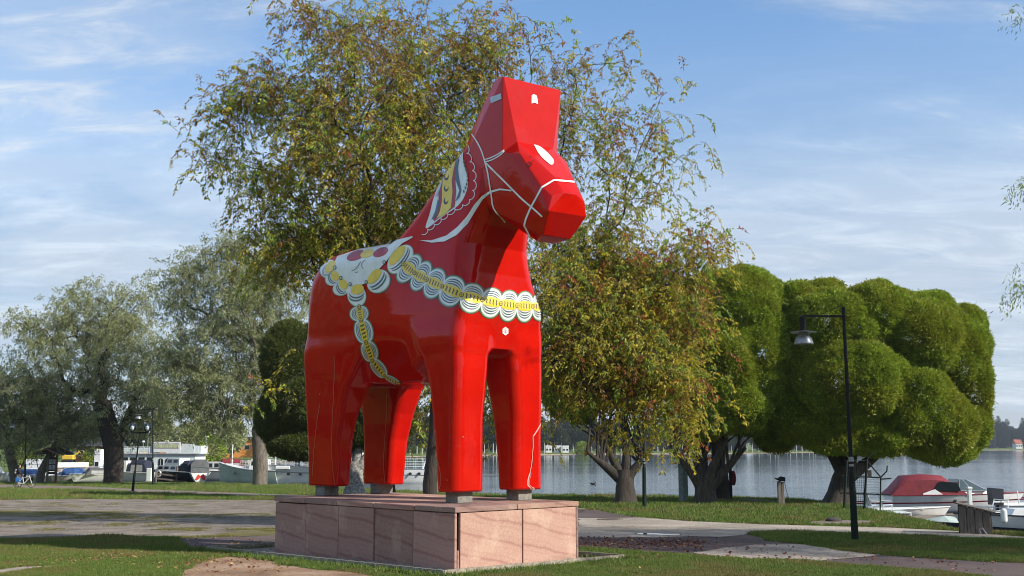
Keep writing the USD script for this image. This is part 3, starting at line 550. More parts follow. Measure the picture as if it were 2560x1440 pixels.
def terrain(x, y):
    P = np.stack([x, y], -1); inl = shapely.contains_xy(land, x, y); inf = shapely.contains_xy(farland, x, y)
    dl, df = seg_dist(P, COAST), seg_dist(P, SHORE); plane = gz(y)
    drop = np.where(inl, 0, np.minimum(dl * .55, 4.0)) ; z = np.maximum(plane - drop, WATER_Z - 2.2)
    z = np.where(inl, plane, z)
    und = (cn(np.stack([x / 60, y / 60, x * 0], -1), 4) - .5) * .8
    zf = WATER_Z + np.minimum(df * .05, .45) + np.maximum(df - 8, 0) * .007 + und * sstep(df, 10, 60)
    return np.where(inf, zf, np.where(~inl & (df < 12) & ~inl, np.maximum(z, WATER_Z - .05 - df * .12), z))
az = np.r_[np.linspace(-180, -40, 36)[:-1], np.linspace(-40, 40, 330), np.linspace(40, 180, 36)[1:]]; rr = np.r_[.0, np.geomspace(2.5, 9000, 420)]
A, Rr = np.meshgrid(np.radians(az), rr, indexing='ij'); gx, gy = (Rr * np.sin(A)).ravel(), (Rr * np.cos(A)).ravel(); gzv = terrain(gx, gy)
q = np.arange(A.size).reshape(A.shape); q = np.stack([q[:-1, :-1], q[:-1, 1:], q[1:, 1:], q[1:, :-1]], -1).reshape(-1, 4)[:, ::-1]
def groundmat(name, cols, rough=.95, scale=(3, 24), bump=.01, bs=60, mixes=None):
    """Three tones mixed by a coarse and a fine noise in world space."""
    n = {'g': ('geometry', {}), 'n1': ('noise_texture', {'scale': scale[0] / 10, 'detail': 8, 'roughness': .62}), 'n2': ('noise_texture', {'scale': scale[1], 'detail': 6, 'roughness': .75}),
         'r1': ('rgb_ramp', {'ramp': [(.34, cols[0]), (.52, cols[1]), (.68, cols[2])]}), 'r2': ('map_range', {'from_min': .25, 'from_max': .75, 'to_min': .50, 'to_max': 1.42}), 'h': ('hsv', {}),
         'bn': ('noise_texture', {'scale': bs, 'detail': 5, 'roughness': .7}), 'b': ('bump', {'strength': 1, 'distance': bump}), 'p': ('principled_bsdf', {'roughness': rough, 'specular_ior_level': .15})}
    LM[name] = usdkit.material(stage, '/World/Looks/' + name, n, [('g.position', 'n1.vector'), ('g.position', 'n2.vector'), ('g.position', 'bn.vector'), ('n1.fac', 'r1.fac'), ('n2.fac', 'r2.value'), ('r1.color', 'h.color'), ('r2.result', 'h.value'), ('h.color', 'p.base_color'), ('bn.fac', 'b.height'), ('b.normal', 'p.normal')], surface='p.BSDF')
groundmat('lawn', [(.060, .090, .018), (.105, .155, .030), (.19, .19, .06)], scale=(5, 7), bump=.03, bs=22)
groundmat('gravel', [(.115, .098, .07), (.225, .19, .155), (.285, .245, .205)], scale=(9, 7), bump=.02, bs=26)
groundmat('red_asphalt', [(0.092, 0.071, 0.069), (0.121, 0.092, 0.087), (0.149, 0.115, 0.108)], scale=(4, 30), bump=.006, bs=70)
groundmat('sand_grit', [(0.270, 0.230, 0.189), (0.365, 0.317, 0.263), (0.459, 0.392, 0.324)], scale=(4, 12), bump=.006, bs=50)
groundmat('path_dirt', [(0.169, 0.130, 0.114), (0.221, 0.176, 0.150), (0.273, 0.221, 0.189)], scale=(4, 12), bump=.006, bs=50)
groundmat('chip_dirt', [(.23, .145, .09), (.36, .235, .155), (.43, .31, .22)], scale=(9, 18), bump=.03, bs=30)
groundmat('concrete_grey', [(.20, .185, .165), (.27, .25, .225), (.34, .31, .27)], scale=(8, 20), bump=.02, bs=26)
groundmat('worn_turf', [(0.111, 0.111, 0.039), (0.156, 0.137, 0.058), (0.215, 0.176, 0.091)], scale=(9, 14), bump=.03, bs=26)
single('ground', (np.stack([gx, gy, gzv], 1), q), 'lawn', kind='structure', smooth=True)
# ground sheets, each a few millimetres above the one below, with ragged edges
def ragged(poly, amp=.10, step=.22, seed=1):
    P = np.array(poly.segmentize(step).exterior.coords)[:-1]; k = np.stack([P[:, 0] * 1.3, P[:, 1] * 1.3, P[:, 0] * 0], -1)
    P = P + amp * np.stack([meshkit.fbm(k, 3, seed) - .5, meshkit.fbm(k, 3, seed + 9) - .5], 1) * 2.6; return Polygon(P).buffer(0)
SHEETS = []
def sheet(name, px, matn, layer, amp=.10, minus=(), plan=None):
    P = np.asarray(px, float); poly = plan if plan is not None else Polygon(G(P[:, 0], P[:, 1])[:, :2])
    poly = ragged(poly, amp, seed=len(SHEETS) + 2)
    for m in minus: poly = poly.difference(m)
    mb = MB()
    for g in getattr(poly, 'geoms', [poly]):
        if g.area > .02:
            v, f = trimesh.creation.triangulate_polygon(g, engine='earcut'); mb.add(np.column_stack([v, gz(v[:, 1]) + .004 * layer]), f)
    SHEETS.append((name, poly)); single(name, mb, matn, kind='structure'); return poly
yard = sheet('gravel_yard', [(-700, 1262), (-200, 1254), (0, 1250), (200, 1247), (400, 1249), (690, 1250.5), (1100, 1252), (1449, 1273), (1500, 1277), (1449, 1300), (1449, 1345), (690, 1340), (560, 1343), (430, 1346), (360, 1346), (300, 1342), (150, 1349), (0, 1352), (-300, 1362), (-700, 1362)], 'gravel', 1, .35)
footp = sheet('footpath', [(-500, 1211), (0, 1211.5), (200, 1216), (360, 1223.5), (560, 1231), (690, 1236), (1000, 1246), (1300, 1262), (1470, 1272), (1449, 1286), (1100, 1262), (690, 1246), (560, 1240), (360, 1232.5), (200, 1224.5), (0, 1221), (-500, 1221)], 'path_dirt', 2, .18)
island = ragged(Polygon(G(*np.array([(1879, 1338), (1888, 1334), (1954, 1331), (2088, 1335), (2221, 1339), (2355, 1345), (2560, 1352), (3100, 1376), (3100, 1434), (2560, 1409), (2444, 1403.5), (2311, 1396), (2199, 1388), (2110, 1378), (2021, 1362.5), (1932, 1353.6)], float).T)[:, :2]), .10, seed=44)
road = sheet('asphalt_road', [(1400, 1270), (1449, 1273), (1500, 1277), (1550, 1287), (1600, 1293), (1720, 1303), (1820, 1307), (1910, 1311), (2065, 1316), (2220, 1319), (2378, 1327), (2466, 1335), (2560, 1342), (3100, 1366), (3100, 1500), (2560, 1452), (2420, 1440), (2355, 1433), (2221, 1422.6), (2043, 1409), (1910, 1400), (1798, 1396), (1687, 1386), (1576, 1380), (1449, 1374), (1200, 1372), (700, 1376), (600, 1382), (520, 1385), (470, 1378), (440, 1362), (430, 1347), (690, 1338), (1449, 1340)], 'red_asphalt', 2, .06, minus=(island,))
sandp = sheet('sandy_path', [(1449, 1296), (1500, 1296), (1600, 1294), (1720, 1304), (1910, 1312), (2220, 1320), (2378, 1328), (2560, 1343), (3100, 1367), (3100, 1376), (2560, 1352), (2355, 1345), (2221, 1339), (2088, 1335), (1954, 1331), (1880, 1336), (1800, 1343), (1720, 1341), (1640, 1344.5), (1400, 1345), (1400, 1318), (1449, 1316), (1520, 1312), (1600, 1313), (1690, 1322), (1700, 1326), (1640, 1327), (1520, 1327), (1449, 1322)], 'sand_grit', 3, .10, minus=(island,))
sheet('sand_patch', [(1732, 1382), (1798, 1373.6), (1888, 1363), (1977, 1361.6), (2043, 1364.7), (2115, 1377), (2199, 1388), (2043, 1403.5), (1999, 1406), (1798, 1396)], 'sand_grit', 3, .10, minus=(island,))
sheet('dirt_spot', [(1995, 1307), (2080, 1301), (2195, 1303), (2170, 1312), (2060, 1313)], 'path_dirt', 3, .12)
trackp = sheet('narrow_path', [(-60, 1430), (0, 1423.6), (42, 1418), (140, 1414), (264, 1404.5), (253, 1408), (169, 1418), (56, 1430.6), (0, 1437), (-60, 1446)], 'sand_grit', 2, .05)
chips = sheet('bare_earth', [(440, 1460), (450, 1440), (478, 1419), (520, 1402.5), (576, 1392), (633, 1394), (720, 1413), (800, 1424), (900, 1436), (1000, 1446), (1000, 1470)], 'chip_dirt', 2, .16)
worn = sheet('worn_grass', [(0, 1394), (140, 1392), (300, 1384), (420, 1376), (520, 1384), (600, 1386), (650, 1399), (560, 1396), (500, 1408), (430, 1402), (300, 1400), (140, 1412), (0, 1416)], 'worn_turf', 1, .15)
sheet('worn_grass', [(560, 1332), (690, 1322), (690, 1338), (600, 1343), (520, 1341)], 'worn_turf', 2, .2)
sheet('worn_grass', [(0, 1276), (110, 1278), (190, 1283), (100, 1292), (0, 1290)], 'worn_turf', 2, .5)
sheet('worn_grass', [(1300, 1432), (1400, 1418), (1480, 1411), (1600, 1404), (1760, 1412), (1700, 1424), (1560, 1428), (1480, 1440), (1300, 1450)], 'worn_turf', 1, .25)
sheet('worn_grass', [(1900, 1440), (2050, 1424), (2180, 1430), (2300, 1440), (2200, 1450), (1950, 1450)], 'worn_turf', 1, .25)
bed = sheet('gravel_bed', None, 'concrete_grey', 4, .0, plan=Polygon([c[:2] for c in cor]))
eb_m = MB()
for a, b in zip(cor, cor[1:] + cor[:1]):
    k = Thing('edging_board', 'thin weathered timber edging board along the ' + ['flank', 'front', 'far', 'rear'][[tuple(c) for c in cor].index(tuple(a))] + ' side of the plinth bed', 'edging board', (a + b) / 2); k.part('board', MB().beam(a + [0, 0, .02], b + [0, 0, .02], .04, .19), 'kerb_board', world=True)
# mortar spilled along the foot of the plinth
mo = MB(); mr = np.random.default_rng(5)
for (ax, ay), (bx, by), wd in (((-PL - .05, -.02), (.05, -.02), .26), ((.02, -.05), (.02, PW + .05), .26)):
    for t in np.linspace(0, 1, 46):
        c = PC + (ax + (bx - ax) * t) * PF + (ay + (by - ay) * t) * PR; r = mr.uniform(.10, .2); h = mr.uniform(.03, .07); n = 9; an = np.arange(n) * 2 * pi / n; rad = r * mr.uniform(.7, 1.2, n)
        ring = np.stack([c[0] + rad * np.cos(an), c[1] + rad * np.sin(an), np.full(n, gz(c[1]) + .012)], 1); mo.add(np.vstack([ring, [c[0], c[1], gz(c[1]) + h]]), [(i, (i + 1) % n, n) for i in range(n)])
single('mortar_edge', mo, 'concrete_grey', 'crumbling pale mortar along the foot of the sandstone plinth', 'mortar', kind='stuff')
# water
LM['lake_water'] = usdkit.material(stage, '/World/Looks/lake_water', {
    'g': ('geometry', {}), 'm1': ('mapping', {'scale': (.55, 1.25, 1)}), 'n1': ('noise_texture', {'scale': 1.0, 'detail': 5, 'roughness': .55, 'distortion': .4}),
    'm2': ('mapping', {'scale': (.006, .02, 1)}), 'n2': ('noise_texture', {'scale': 1.0, 'detail': 4, 'roughness': .55}), 'wr': ('map_range', {'range_type': 'smoothstep', 'from_min': .40, 'from_max': .62, 'to_min': .28, 'to_max': .95, 'clamp': True}),
    's': ('separate_xyz', {}), 'calm': ('map_range', {'range_type': 'smoothstep', 'from_min': 120, 'from_max': 330, 'to_min': 1.0, 'to_max': .28, 'clamp': True}), 'st': ('math', {'math_type': 'multiply'}), 'b': ('bump', {'distance': .07}),
    'p': ('principled_bsdf', {'base_color': (.022, .036, .042), 'roughness': .07, 'ior': 1.33, 'specular_ior_level': .5})},
    [('g.position', 'm1.vector'), ('m1.vector', 'n1.vector'), ('g.position', 'm2.vector'), ('m2.vector', 'n2.vector'), ('n2.fac', 'wr.value'), ('g.position', 's.vector'), ('s.y', 'calm.value'), ('wr.result', 'st.value1'), ('calm.result', 'st.value2'), ('st.value', 'b.strength'), ('n1.fac', 'b.height'), ('b.normal', 'p.normal')], surface='p.BSDF')
single('lake', (np.array([(-900, 20, WATER_Z), (7000, 20, WATER_Z), (7000, 3000, WATER_Z), (-900, 3000, WATER_Z)]), np.array([(0, 1, 2, 3)])), 'lake_water', kind='structure')
# ---------------------------------------------------------------- paints, timber, glass
mat('lamp_black', (.006, .008, .0075), rough=.6, var=.2, scale=9, spec=.25); mat('lamp_metal', (.30, .32, .33), rough=.4, var=.15, scale=12, metal=.5); mat('lamp_green', (.006, .013, .010), rough=.6, spec=.25, var=.2, scale=6)
mat('white_gelcoat', (.72, .73, .72), rough=.3, var=.06, scale=2, coat=.3); mat('cream_gelcoat', (.62, .60, .52), rough=.4, var=.08, scale=2); mat('pale_green_hull', (.43, .52, .46), rough=.45, var=.10, scale=2); mat('grey_hull', (.20, .23, .25), rough=.4, var=.1, scale=2); mat('black_hull', (.012, .014, .022), rough=.25, var=.1, scale=2, coat=.4); mat('shade_grey', (.33, .34, .35), rough=.6, var=.1, scale=3)
mat('blue_cover', (.035, .12, .36), rough=.7, var=.25, scale=3, bump=.02, bscale=6); mat('navy_canvas', (.018, .024, .05), rough=.8, var=.2, scale=3); mat('grey_canvas', (.10, .105, .11), rough=.8, var=.2, scale=3, bump=.01, bscale=6); mat('red_canvas', (.19, .012, .022), rough=.75, var=.2, scale=3, bump=.015, bscale=5); mat('red_stripe', (.20, .012, .02), rough=.4); mat('orange_red', (.62, .05, .03), rough=.5)
mat('dark_glass', (.015, .02, .025), rough=.06, var=.1, scale=2, spec=.8); mat('tinted_screen', (.05, .075, .08), rough=.05, var=.1, scale=2, spec=.8); mat('chrome', (.6, .62, .64), rough=.25, metal=1.0); mat('rail_white', (.66, .72, .71), rough=.4)
mat('old_wood', (.17, .145, .12), rough=.9, var=.35, scale=4, bump=.008, bscale=25, stretch=(4, 4, .5), col2=(.07, .06, .05)); mat('dark_wood', (.035, .026, .022), rough=.85, var=.3, scale=5, bump=.006, bscale=25); mat('brown_wood', (.16, .08, .045), rough=.8, var=.3, scale=5, bump=.005); mat('shingle_red', (.05, .022, .02), rough=.9, var=.3, scale=8, bump=.01); mat('poster', (.42, .44, .46), rough=.6, var=.5, scale=7, col2=(.10, .11, .13)); mat('teal_paint', (.06, .12, .13), rough=.75, var=.4, scale=7, bump=.004, col2=(.28, .31, .27)); mat('pale_base', (.42, .42, .36), rough=.9, var=.2)
LM['globe_glass'] = usdkit.material(stage, '/World/Looks/globe_glass', {'t': ('transparent_bsdf', {'color': (.86, .90, .92)}), 'g': ('glossy_bsdf', {'roughness': .05, 'color': (.9, .95, 1)}), 'f': ('fresnel', {'IOR': 1.7}), 'm': ('mix_closure', {})}, [('f.fac', 'm.fac'), ('t.BSDF', 'm.closure1'), ('g.BSDF', 'm.closure2')], surface='m.closure')
mat('skin', (.42, .24, .17), rough=.6); mat('khaki_cloth', (.20, .175, .14), rough=.9, var=.15, scale=8); mat('black_cloth', (.014, .014, .018), rough=.9, var=.2, scale=8); mat('grey_cloth', (.30, .28, .30), rough=.9, var=.2, scale=8); mat('dark_hair', (.02, .016, .013), rough=.7); mat('bike_blue', (.03, .14, .42), rough=.35, coat=.4); mat('tyre', (.012, .012, .012), rough=.8)
# ---------------------------------------------------------------- trees
mat('bark_dark', (.060, .048, .038), rough=.95, var=.3, scale=3, bump=.05, bscale=9, stretch=(3, 3, .7), col2=(.022, .018, .015))
mat('bark_brown', (.085, .066, .05), rough=.95, var=.3, scale=3, bump=.05, bscale=9, stretch=(3, 3, .7), col2=(.03, .025, .02))
mat('bark_grey', (.17, .145, .115), rough=.95, var=.3, scale=3, bump=.05, bscale=8, stretch=(3, 3, .6), col2=(.065, .055, .045))
mat('bark_mottled', (.34, .33, .30), rough=.95, var=.3, scale=9, bump=.03, bscale=14, col2=(.035, .032, .03))
mat('bark_birch', (.62, .60, .56), rough=.9, var=.2, scale=4, col2=(.25, .24, .22), stretch=(1, 1, 4))
leafmat('leaf_olive', [(0, (0.157, 0.181, 0.024)), (.4, (0.332, 0.345, 0.041)), (.75, (0.512, 0.453, 0.059)), (1, (0.666, 0.475, 0.085))], transl=.48)
leafmat('leaf_green', [(0, (0.112, 0.177, 0.027)), (.5, (0.261, 0.371, 0.046)), (1, (0.522, 0.565, 0.079))], transl=.48)
leafmat('leaf_bronze', [(0, (0.165, 0.106, 0.029)), (.5, (0.329, 0.202, 0.049)), (1, (0.482, 0.283, 0.073))], transl=.48)
leafmat('leaf_yellow', [(0, (0.273, 0.285, 0.028)), (.5, (0.501, 0.449, 0.040)), (1, (0.683, 0.522, 0.056))], transl=.48)
leafmat('leaf_orange', [(0, (0.242, 0.121, 0.024)), (.5, (0.387, 0.157, 0.036)), (1, (0.460, 0.121, 0.048))], transl=.48)
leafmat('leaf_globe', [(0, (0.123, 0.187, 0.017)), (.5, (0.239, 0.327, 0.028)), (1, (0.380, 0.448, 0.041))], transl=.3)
leafmat('leaf_globe_yellow', [(0, (0.146, 0.184, 0.016)), (.5, (0.252, 0.287, 0.024)), (1, (0.377, 0.379, 0.032))], transl=.3)
leafmat('leaf_silver', [(0, (0.152, 0.177, 0.083)), (.5, (0.266, 0.291, 0.138)), (1, (0.434, 0.441, 0.227))], transl=.38)
leafmat('leaf_silver_dark', [(0, (0.146, 0.177, 0.073)), (.5, (0.257, 0.283, 0.119)), (1, (0.405, 0.414, 0.192))], transl=.38)
leafmat('leaf_far', [(0, (.030, .045, .016)), (.5, (.052, .070, .024)), (1, (.085, .10, .036))], transl=.2)
leafmat('leaf_far_dark', [(0, (.016, .026, .014)), (.5, (.028, .040, .020)), (1, (.05, .06, .03))], transl=.15)
def leaves(P, D, L, W, rg, fold=.25):
    """Folded leaves: at points P, pointing along D, length L, width W. Returns mesh and uv (x = a random tone per leaf)."""
    n = len(P); D = D / (np.linalg.norm(D, axis=1, keepdims=True) + 1e-9); R = rg.normal(size=(n, 3)); S = np.cross(D, R); S /= np.linalg.norm(S, axis=1, keepdims=True) + 1e-9; N = np.cross(S, D)
    L = np.broadcast_to(L, n)[:, None]; W = np.broadcast_to(W, n)[:, None]
    a, b = P, P + D * L - N * L * .12; m = P + D * L * .45; c, d = m + S * W / 2 + N * W * fold, m - S * W / 2 + N * W * fold
    v = np.stack([a, c, b, d], 1).reshape(-1, 3); i = np.arange(n)[:, None] * 4; f = np.vstack([i + [0, 1, 2], i + [0, 2, 3]])
    t = rg.random(n); uv = np.stack([np.repeat(t, 4), np.zeros(4 * n)], 1); return (v, f), uv
def twig_hanging(rg, n=20, length=.90, leaf=.135, w=.047):
    t = np.sort(rg.uniform(.1, 1, n)); out = length * .62 * np.sin(t * 1.5); dr = -length * .75 * t ** 2 + .10 * t
    P = np.stack([out, rg.normal(0, .05, n), dr], 1); side = rg.choice([-1, 1], n)
    D = np.stack([.35 + rg.normal(0, .3, n), side * rg.uniform(.3, .9, n), -.75 + rg.normal(0, .35, n)], 1)
    return leaves(P, D, leaf * rg.uniform(.7, 1.2, n), w * rg.uniform(.8, 1.2, n), rg)
def twig_upright(rg, n=16, length=.9, leaf=.12, w=.042):
    t = np.sort(rg.uniform(.15, 1, n)); P = np.stack([length * .5 * t, rg.normal(0, .05, n), length * .6 * t - .25 * t ** 2], 1)
    D = np.stack([.3 + rg.normal(0, .4, n), rg.normal(0, .6, n), -.3 + rg.normal(0, .5, n)], 1); return leaves(P, D, leaf * rg.uniform(.7, 1.2, n), w, rg)
def tuft(rg, n=34, r=.19, leaf=.125, w=.040):
    """A brush of narrow leaves pointing outwards (along +x)."""
    P = np.stack([rg.uniform(-.18, .06, n) * r * 3, rg.normal(0, r * .55, n), rg.normal(0, r * .55, n)], 1)
    D = np.stack([np.full(n, .9), rg.normal(0, .55, n), rg.normal(.1, .55, n)], 1); return leaves(P, D, leaf * rg.uniform(.7, 1.3, n), w * rg.uniform(.8, 1.3, n), rg)
def wisp(rg, n=30, length=1.3, leaf=.25, w=.075):
    """A drooping willow spray."""
    t = rg.uniform(0, 1, n); P = np.stack([length * .5 * t + rg.normal(0, .12, n), rg.normal(0, .20, n), -length * .55 * t ** 1.7 + .25 * t + rg.normal(0, .1, n)], 1)
    D = np.stack([.4 + rg.normal(0, .45, n), rg.normal(0, .5, n), -.35 - .5 * t + rg.normal(0, .4, n)], 1); return leaves(P, D, leaf * rg.uniform(.7, 1.3, n), w, rg)
def quat_from(D, roll):
    """Quaternions that carry +x to D with z kept up, then rolled about D."""
    D = D / np.linalg.norm(D, axis=1, keepdims=True); y = np.cross(np.broadcast_to([0, 0, 1.0], D.shape), D); y /= np.linalg.norm(y, axis=1, keepdims=True) + 1e-9; z = np.cross(D, y)
    c, s = np.cos(roll)[:, None], np.sin(roll)[:, None]; y, z = y * c + z * s, z * c - y * s
    from scipy.spatial.transform import Rotation
    q = Rotation.from_matrix(np.stack([D, y, z], 2)).as_quat(); return q[:, [3, 0, 1, 2]]
def yaw_quat(a, tilt=0): return quat_from(np.stack([np.cos(a), np.sin(a), np.broadcast_to(tilt, a.shape)], 1), np.zeros(len(a)))
def skeleton(root, stems, targets, rg, droop=0.0, r_tip=.012, r_pow=2.3, maxr=None, wig=.05):
    """Stems (polylines from the root) grow limbs and branches to all targets. Returns tubes as one mesh."""
    nodes = []; par = []
    for st in stems:
        st = np.asarray(st, float); k = len(nodes)
        for j, p in enumerate(st): nodes.append(p); par.append(-1 if j == 0 else k + j - 1)
    nodes = [np.array(p) for p in nodes]; order = np.argsort(np.linalg.norm(targets - np.array(stems[0][-1]), axis=1)); base = np.array(root); tips = []; skeleton.paths = {}
    dist = [0.0] * len(nodes)
    for i in range(len(nodes)): dist[i] = 0 if par[i] < 0 else dist[par[i]] + np.linalg.norm(nodes[i] - nodes[par[i]])
    minz = min(s[-1][2] for s in stems) - .35 * (max(s[-1][2] for s in stems) - root[2])
    for k in order:
        T = targets[k]; A = np.array(nodes); d = np.linalg.norm(A - T, axis=1); cost = d + .18 * np.array(dist) + np.where(A[:, 2] < minz, 50, 0) + np.maximum(A[:, 2] - T[2], 0) * .35
        j = int(np.argmin(cost)); p = nodes[j]; L = d[j]; n = max(2, int(L / .55) + 1); up = np.array([0, 0, .22 * L])
        g = nodes[par[j]] if par[j] >= 0 else p - [0, 0, 1]; dirn = (p - g) / (np.linalg.norm(p - g) + 1e-9)
        c = p + dirn * L * .35 + up * (1 if droop == 0 else 1.3); prev = j
        for q in range(1, n + 1):
            t = q / n; x = (1 - t) ** 2 * p + 2 * t * (1 - t) * c + t * t * T
            if q < n: x = x + rg.normal(0, wig * L / n, 3)
            nodes.append(x); par.append(prev); dist.append(dist[prev] + np.linalg.norm(x - nodes[prev])); prev = len(nodes) - 1
        tips.append(prev); skeleton.paths[int(k)] = np.array(nodes[-n:])
    N = len(nodes); A = np.array(nodes); par = np.array(par); rad = np.zeros(N); kids = [[] for _ in range(N)]
    for i in range(N):
        if par[i] >= 0: kids[par[i]].append(i)
    for i in range(N - 1, -1, -1): rad[i] = r_tip if not kids[i] else sum(rad[j] ** r_pow for j in kids[i]) ** (1 / r_pow)
    if maxr: rad = rad * min(1, maxr / rad.max()) if rad.max() > maxr else rad * (1 + (maxr / rad.max() - 1) * np.clip((rad - r_tip) / (rad.max() - r_tip), 0, 1)); rad = np.maximum(rad, r_tip * .8)
    tr, br = MB(), MB(); seen = np.zeros(N, bool)
    for i in range(N):                                    # chains: follow the thickest child
        if par[i] >= 0 and seen[i]: continue
        ch = [par[i]] if par[i] >= 0 else []; j = i
        while True:
            ch.append(j); seen[j] = True
            if not kids[j]: break
            j = max(kids[j], key=lambda q: rad[q])
        if len(ch) < 2: continue
        r = rad[ch].copy(); r[0] = min(r[0], r[1] * 1.25) if par[i] >= 0 else r[0]
        (tr if par[i] < 0 else br).tube(A[ch], r, 10 if r[1] > .12 else (6 if r[1] > .04 else 4), cap=False)
    return tr, br
def lobe_points(lobes, rg, Yc, thick, per=1.0, skew=0.0):
    """Points filling ellipsoids given by their outline in the photograph, at their own depth around Yc."""
    out = []
    for (x, y, rx, ry, w, *dy) in lobes:
        n = max(1, int(w * per)); m = mpp(Yc)
        q = rg.normal(size=(n, 3)); q *= (rg.random(n) ** .38 / np.linalg.norm(q, axis=1))[:, None]
        c = at(x, y, Yc + (dy[0] if dy else 0)); d = min(max(rx, ry) * m, thick); out.append(c + q * [rx * m, d, ry * m])
    return np.vstack(out)
def trunk_flare(base, top, r0, r1, rg, flare=1.7, n=9, sides=14, lean=(0, 0)):
    """A trunk with flared, ribbed roots."""
    base, top = np.array(base, float), np.array(top, float); R = []
    for k in range(n):
        t = k / (n - 1); c = base + (top - base) * t + np.array([lean[0], lean[1], 0]) * math.sin(t * pi); r = (r0 + (r1 - r0) * t) * (1 + (flare - 1) * math.exp(-t * 7)); an = np.arange(sides) * 2 * pi / sides
        rib = 1 + .10 * np.sin(an * 3 + 1.3 + t) * (1 - .5 * t) + .06 * np.sin(an * 5 + 2 * t) + rg.normal(0, .02, sides); R.append(np.stack([c[0] + r * rib * np.cos(an), c[1] + r * rib * np.sin(an), np.full(sides, c[2])], 1))
    return MB().loft(R)
def tree_thing(name, label, base, trunk_m, branch_m, bark, crown, group=None, cat='tree'):
    """crown: list of (protos, positions, idx, quats, scales); several lists become several crowns of one look each."""
    t = Thing(name, label, cat, base, group=group)
    tp = t.part('trunk', trunk_m, bark, world=True, smooth=50)
    if branch_m is not None and branch_m.v: t.part('branches', branch_m, bark, world=True, smooth=60)
    for protos, pos, idx, qt, sc in crown: instancer(numbered(t.path, 'crown'), protos, np.asarray(pos) - t.loc, idx, qt, sc, kind='stuff')
    return t
tg = np.random.default_rng(21)
# --- the autumn tree behind the horse
AY = 31.5; ab = np.array([at(1080, 1100, 31)[0], 31.0, gz(31.0)]); ab2 = np.array([at(1000, 1100, 32)[0], 31.6, gz(31.6)])
AL = [(900, 330, 230, 250, 60), (800, 500, 150, 190, 30), (1000, 170, 190, 130, 34), (1080, 420, 170, 250, 44), (1190, 220, 110, 150, 22), (720, 240, 110, 90, 14), (630, 215, 60, 40, 6), (560, 290, 70, 50, 6), (510, 370, 50, 35, 4), (640, 450, 45, 80, 6), (650, 600, 40, 80, 6), (740, 610, 80, 80, 12), (880, 610, 120, 110, 20), (1010, 560, 100, 110, 14), (800, 690, 50, 25, 2),
      (1230, 520, 140, 180, 16), (1330, 330, 100, 140, 9), (1500, 320, 130, 150, 15, .5), (1430, 190, 55, 70, 5, .5), (1430, 300, 50, 60, 5, 1), (1400, 420, 60, 80, 6, 1), (1610, 420, 90, 150, 12, .5), (1530, 150, 60, 40, 3), (1330, 90, 70, 70, 4), (1660, 270, 35, 50, 3), (1200, 50, 90, 40, 3), (1000, 50, 140, 40, 6), (750, 60, 60, 55, 4), (860, 60, 70, 50, 5), (1690, 420, 30, 50, 2), (1720, 560, 30, 40, 2),
      (1480, 620, 150, 150, 32, .4), (1600, 740, 130, 160, 38, .2), (1500, 850, 140, 140, 36, -.4), (1640, 940, 110, 130, 30, -.6), (1420, 960, 60, 100, 10), (1700, 700, 80, 90, 12), (1790, 640, 30, 25, 2), (1690, 1050, 50, 60, 6, -.6), (1600, 1050, 50, 60, 6, -.8), (1480, 960, 60, 80, 8), (1400, 760, 90, 200, 18), (1750, 820, 35, 60, 4, -.4),
      (1060, 1040, 55, 80, 7, .5), (1235, 1020, 50, 90, 7, .5), (1150, 860, 220, 120, 14, .8), (1300, 800, 120, 160, 12, .8), (705, 1000, 35, 22, 1, -.5)]
AT = lobe_points(AL, tg, AY, 2.9, 1.0)
AT = AT[(AT[:, 1] > 27.0) | (AT[:, 0] > 2.0)]
stem1 = [ab, ab + [-.05, 0, 1.2], ab + [.1, .1, 2.6], ab + [.15, .2, 4.2], ab + [-.1, .3, 6.0]]; stem2 = [ab2, ab2 + [-.2, 0, 1.2], ab2 + [-.45, 0, 2.6], ab2 + [-.8, .2, 4.4], ab2 + [-1.2, .3, 6.4]]
trk, brn = skeleton(ab, [stem1, stem2], AT, tg, droop=1, r_tip=.009, maxr=.20, wig=.10)
rgp = np.random.default_rng(4); AP = []
for m_ in ('leaf_olive', 'leaf_green', 'leaf_bronze', 'leaf_yellow', 'leaf_orange'):
    for k in range(3): (ms, uv) = twig_hanging(rgp) if k < 2 else twig_upright(rgp); AP.append((ms, m_, uv))
AS = [(MB().tube([(0, 0, 0), (.20, 0, .02), (.40, 0, -.10), (.54, 0, -.36), (.56, 0, -.62)], [.007, .006, .005, .004, .003], 3, cap=False).arr(), 'bark_dark', None), (MB().tube([(0, 0, 0), (.22, 0, .18), (.45, 0, .26)], [.007, .005, .003], 3, cap=False).arr(), 'bark_dark', None)]
nt = np.where(proj(AT)[:, 1] > 560, 18, np.where(proj(AT)[:, 0] > 1280, 10, 17)); rep = np.repeat(np.arange(len(AT)), nt); pth = skeleton.paths; pos = np.empty((len(rep), 3))
for i_, r_ in enumerate(rep):                             # twigs sit along the last metres of their branch
    p_ = pth[int(r_)]; k_ = len(p_) - 1 - int(min(len(p_) - 1, tg.exponential(1.1))); pos[i_] = p_[k_]
pos += tg.normal(0, 1, pos.shape) * [.38, .34, .34]
pp = proj(pos); u = tg.random(len(pos)); right, topness = sstep(pp[:, 0], 1320, 1650), sstep(-pp[:, 1], -420, -80); low = sstep(pp[:, 1], 480, 800) * right
pr = np.stack([.46 - .1 * low, .27 + .12 * low - .12 * topness, .10 + .42 * topness + .03 * right * (1 - low), .06 + .46 * low, .015 + .035 * low + .01 * right], 1); pr /= pr.sum(1, keepdims=True)
pick = (u[:, None] > np.cumsum(pr, 1)).sum(1).clip(0, 4); clump = cn(pos * 1.1, 8) > .70; pick = np.where(clump & (tg.random(len(pos)) < .5 * right), 4, pick)
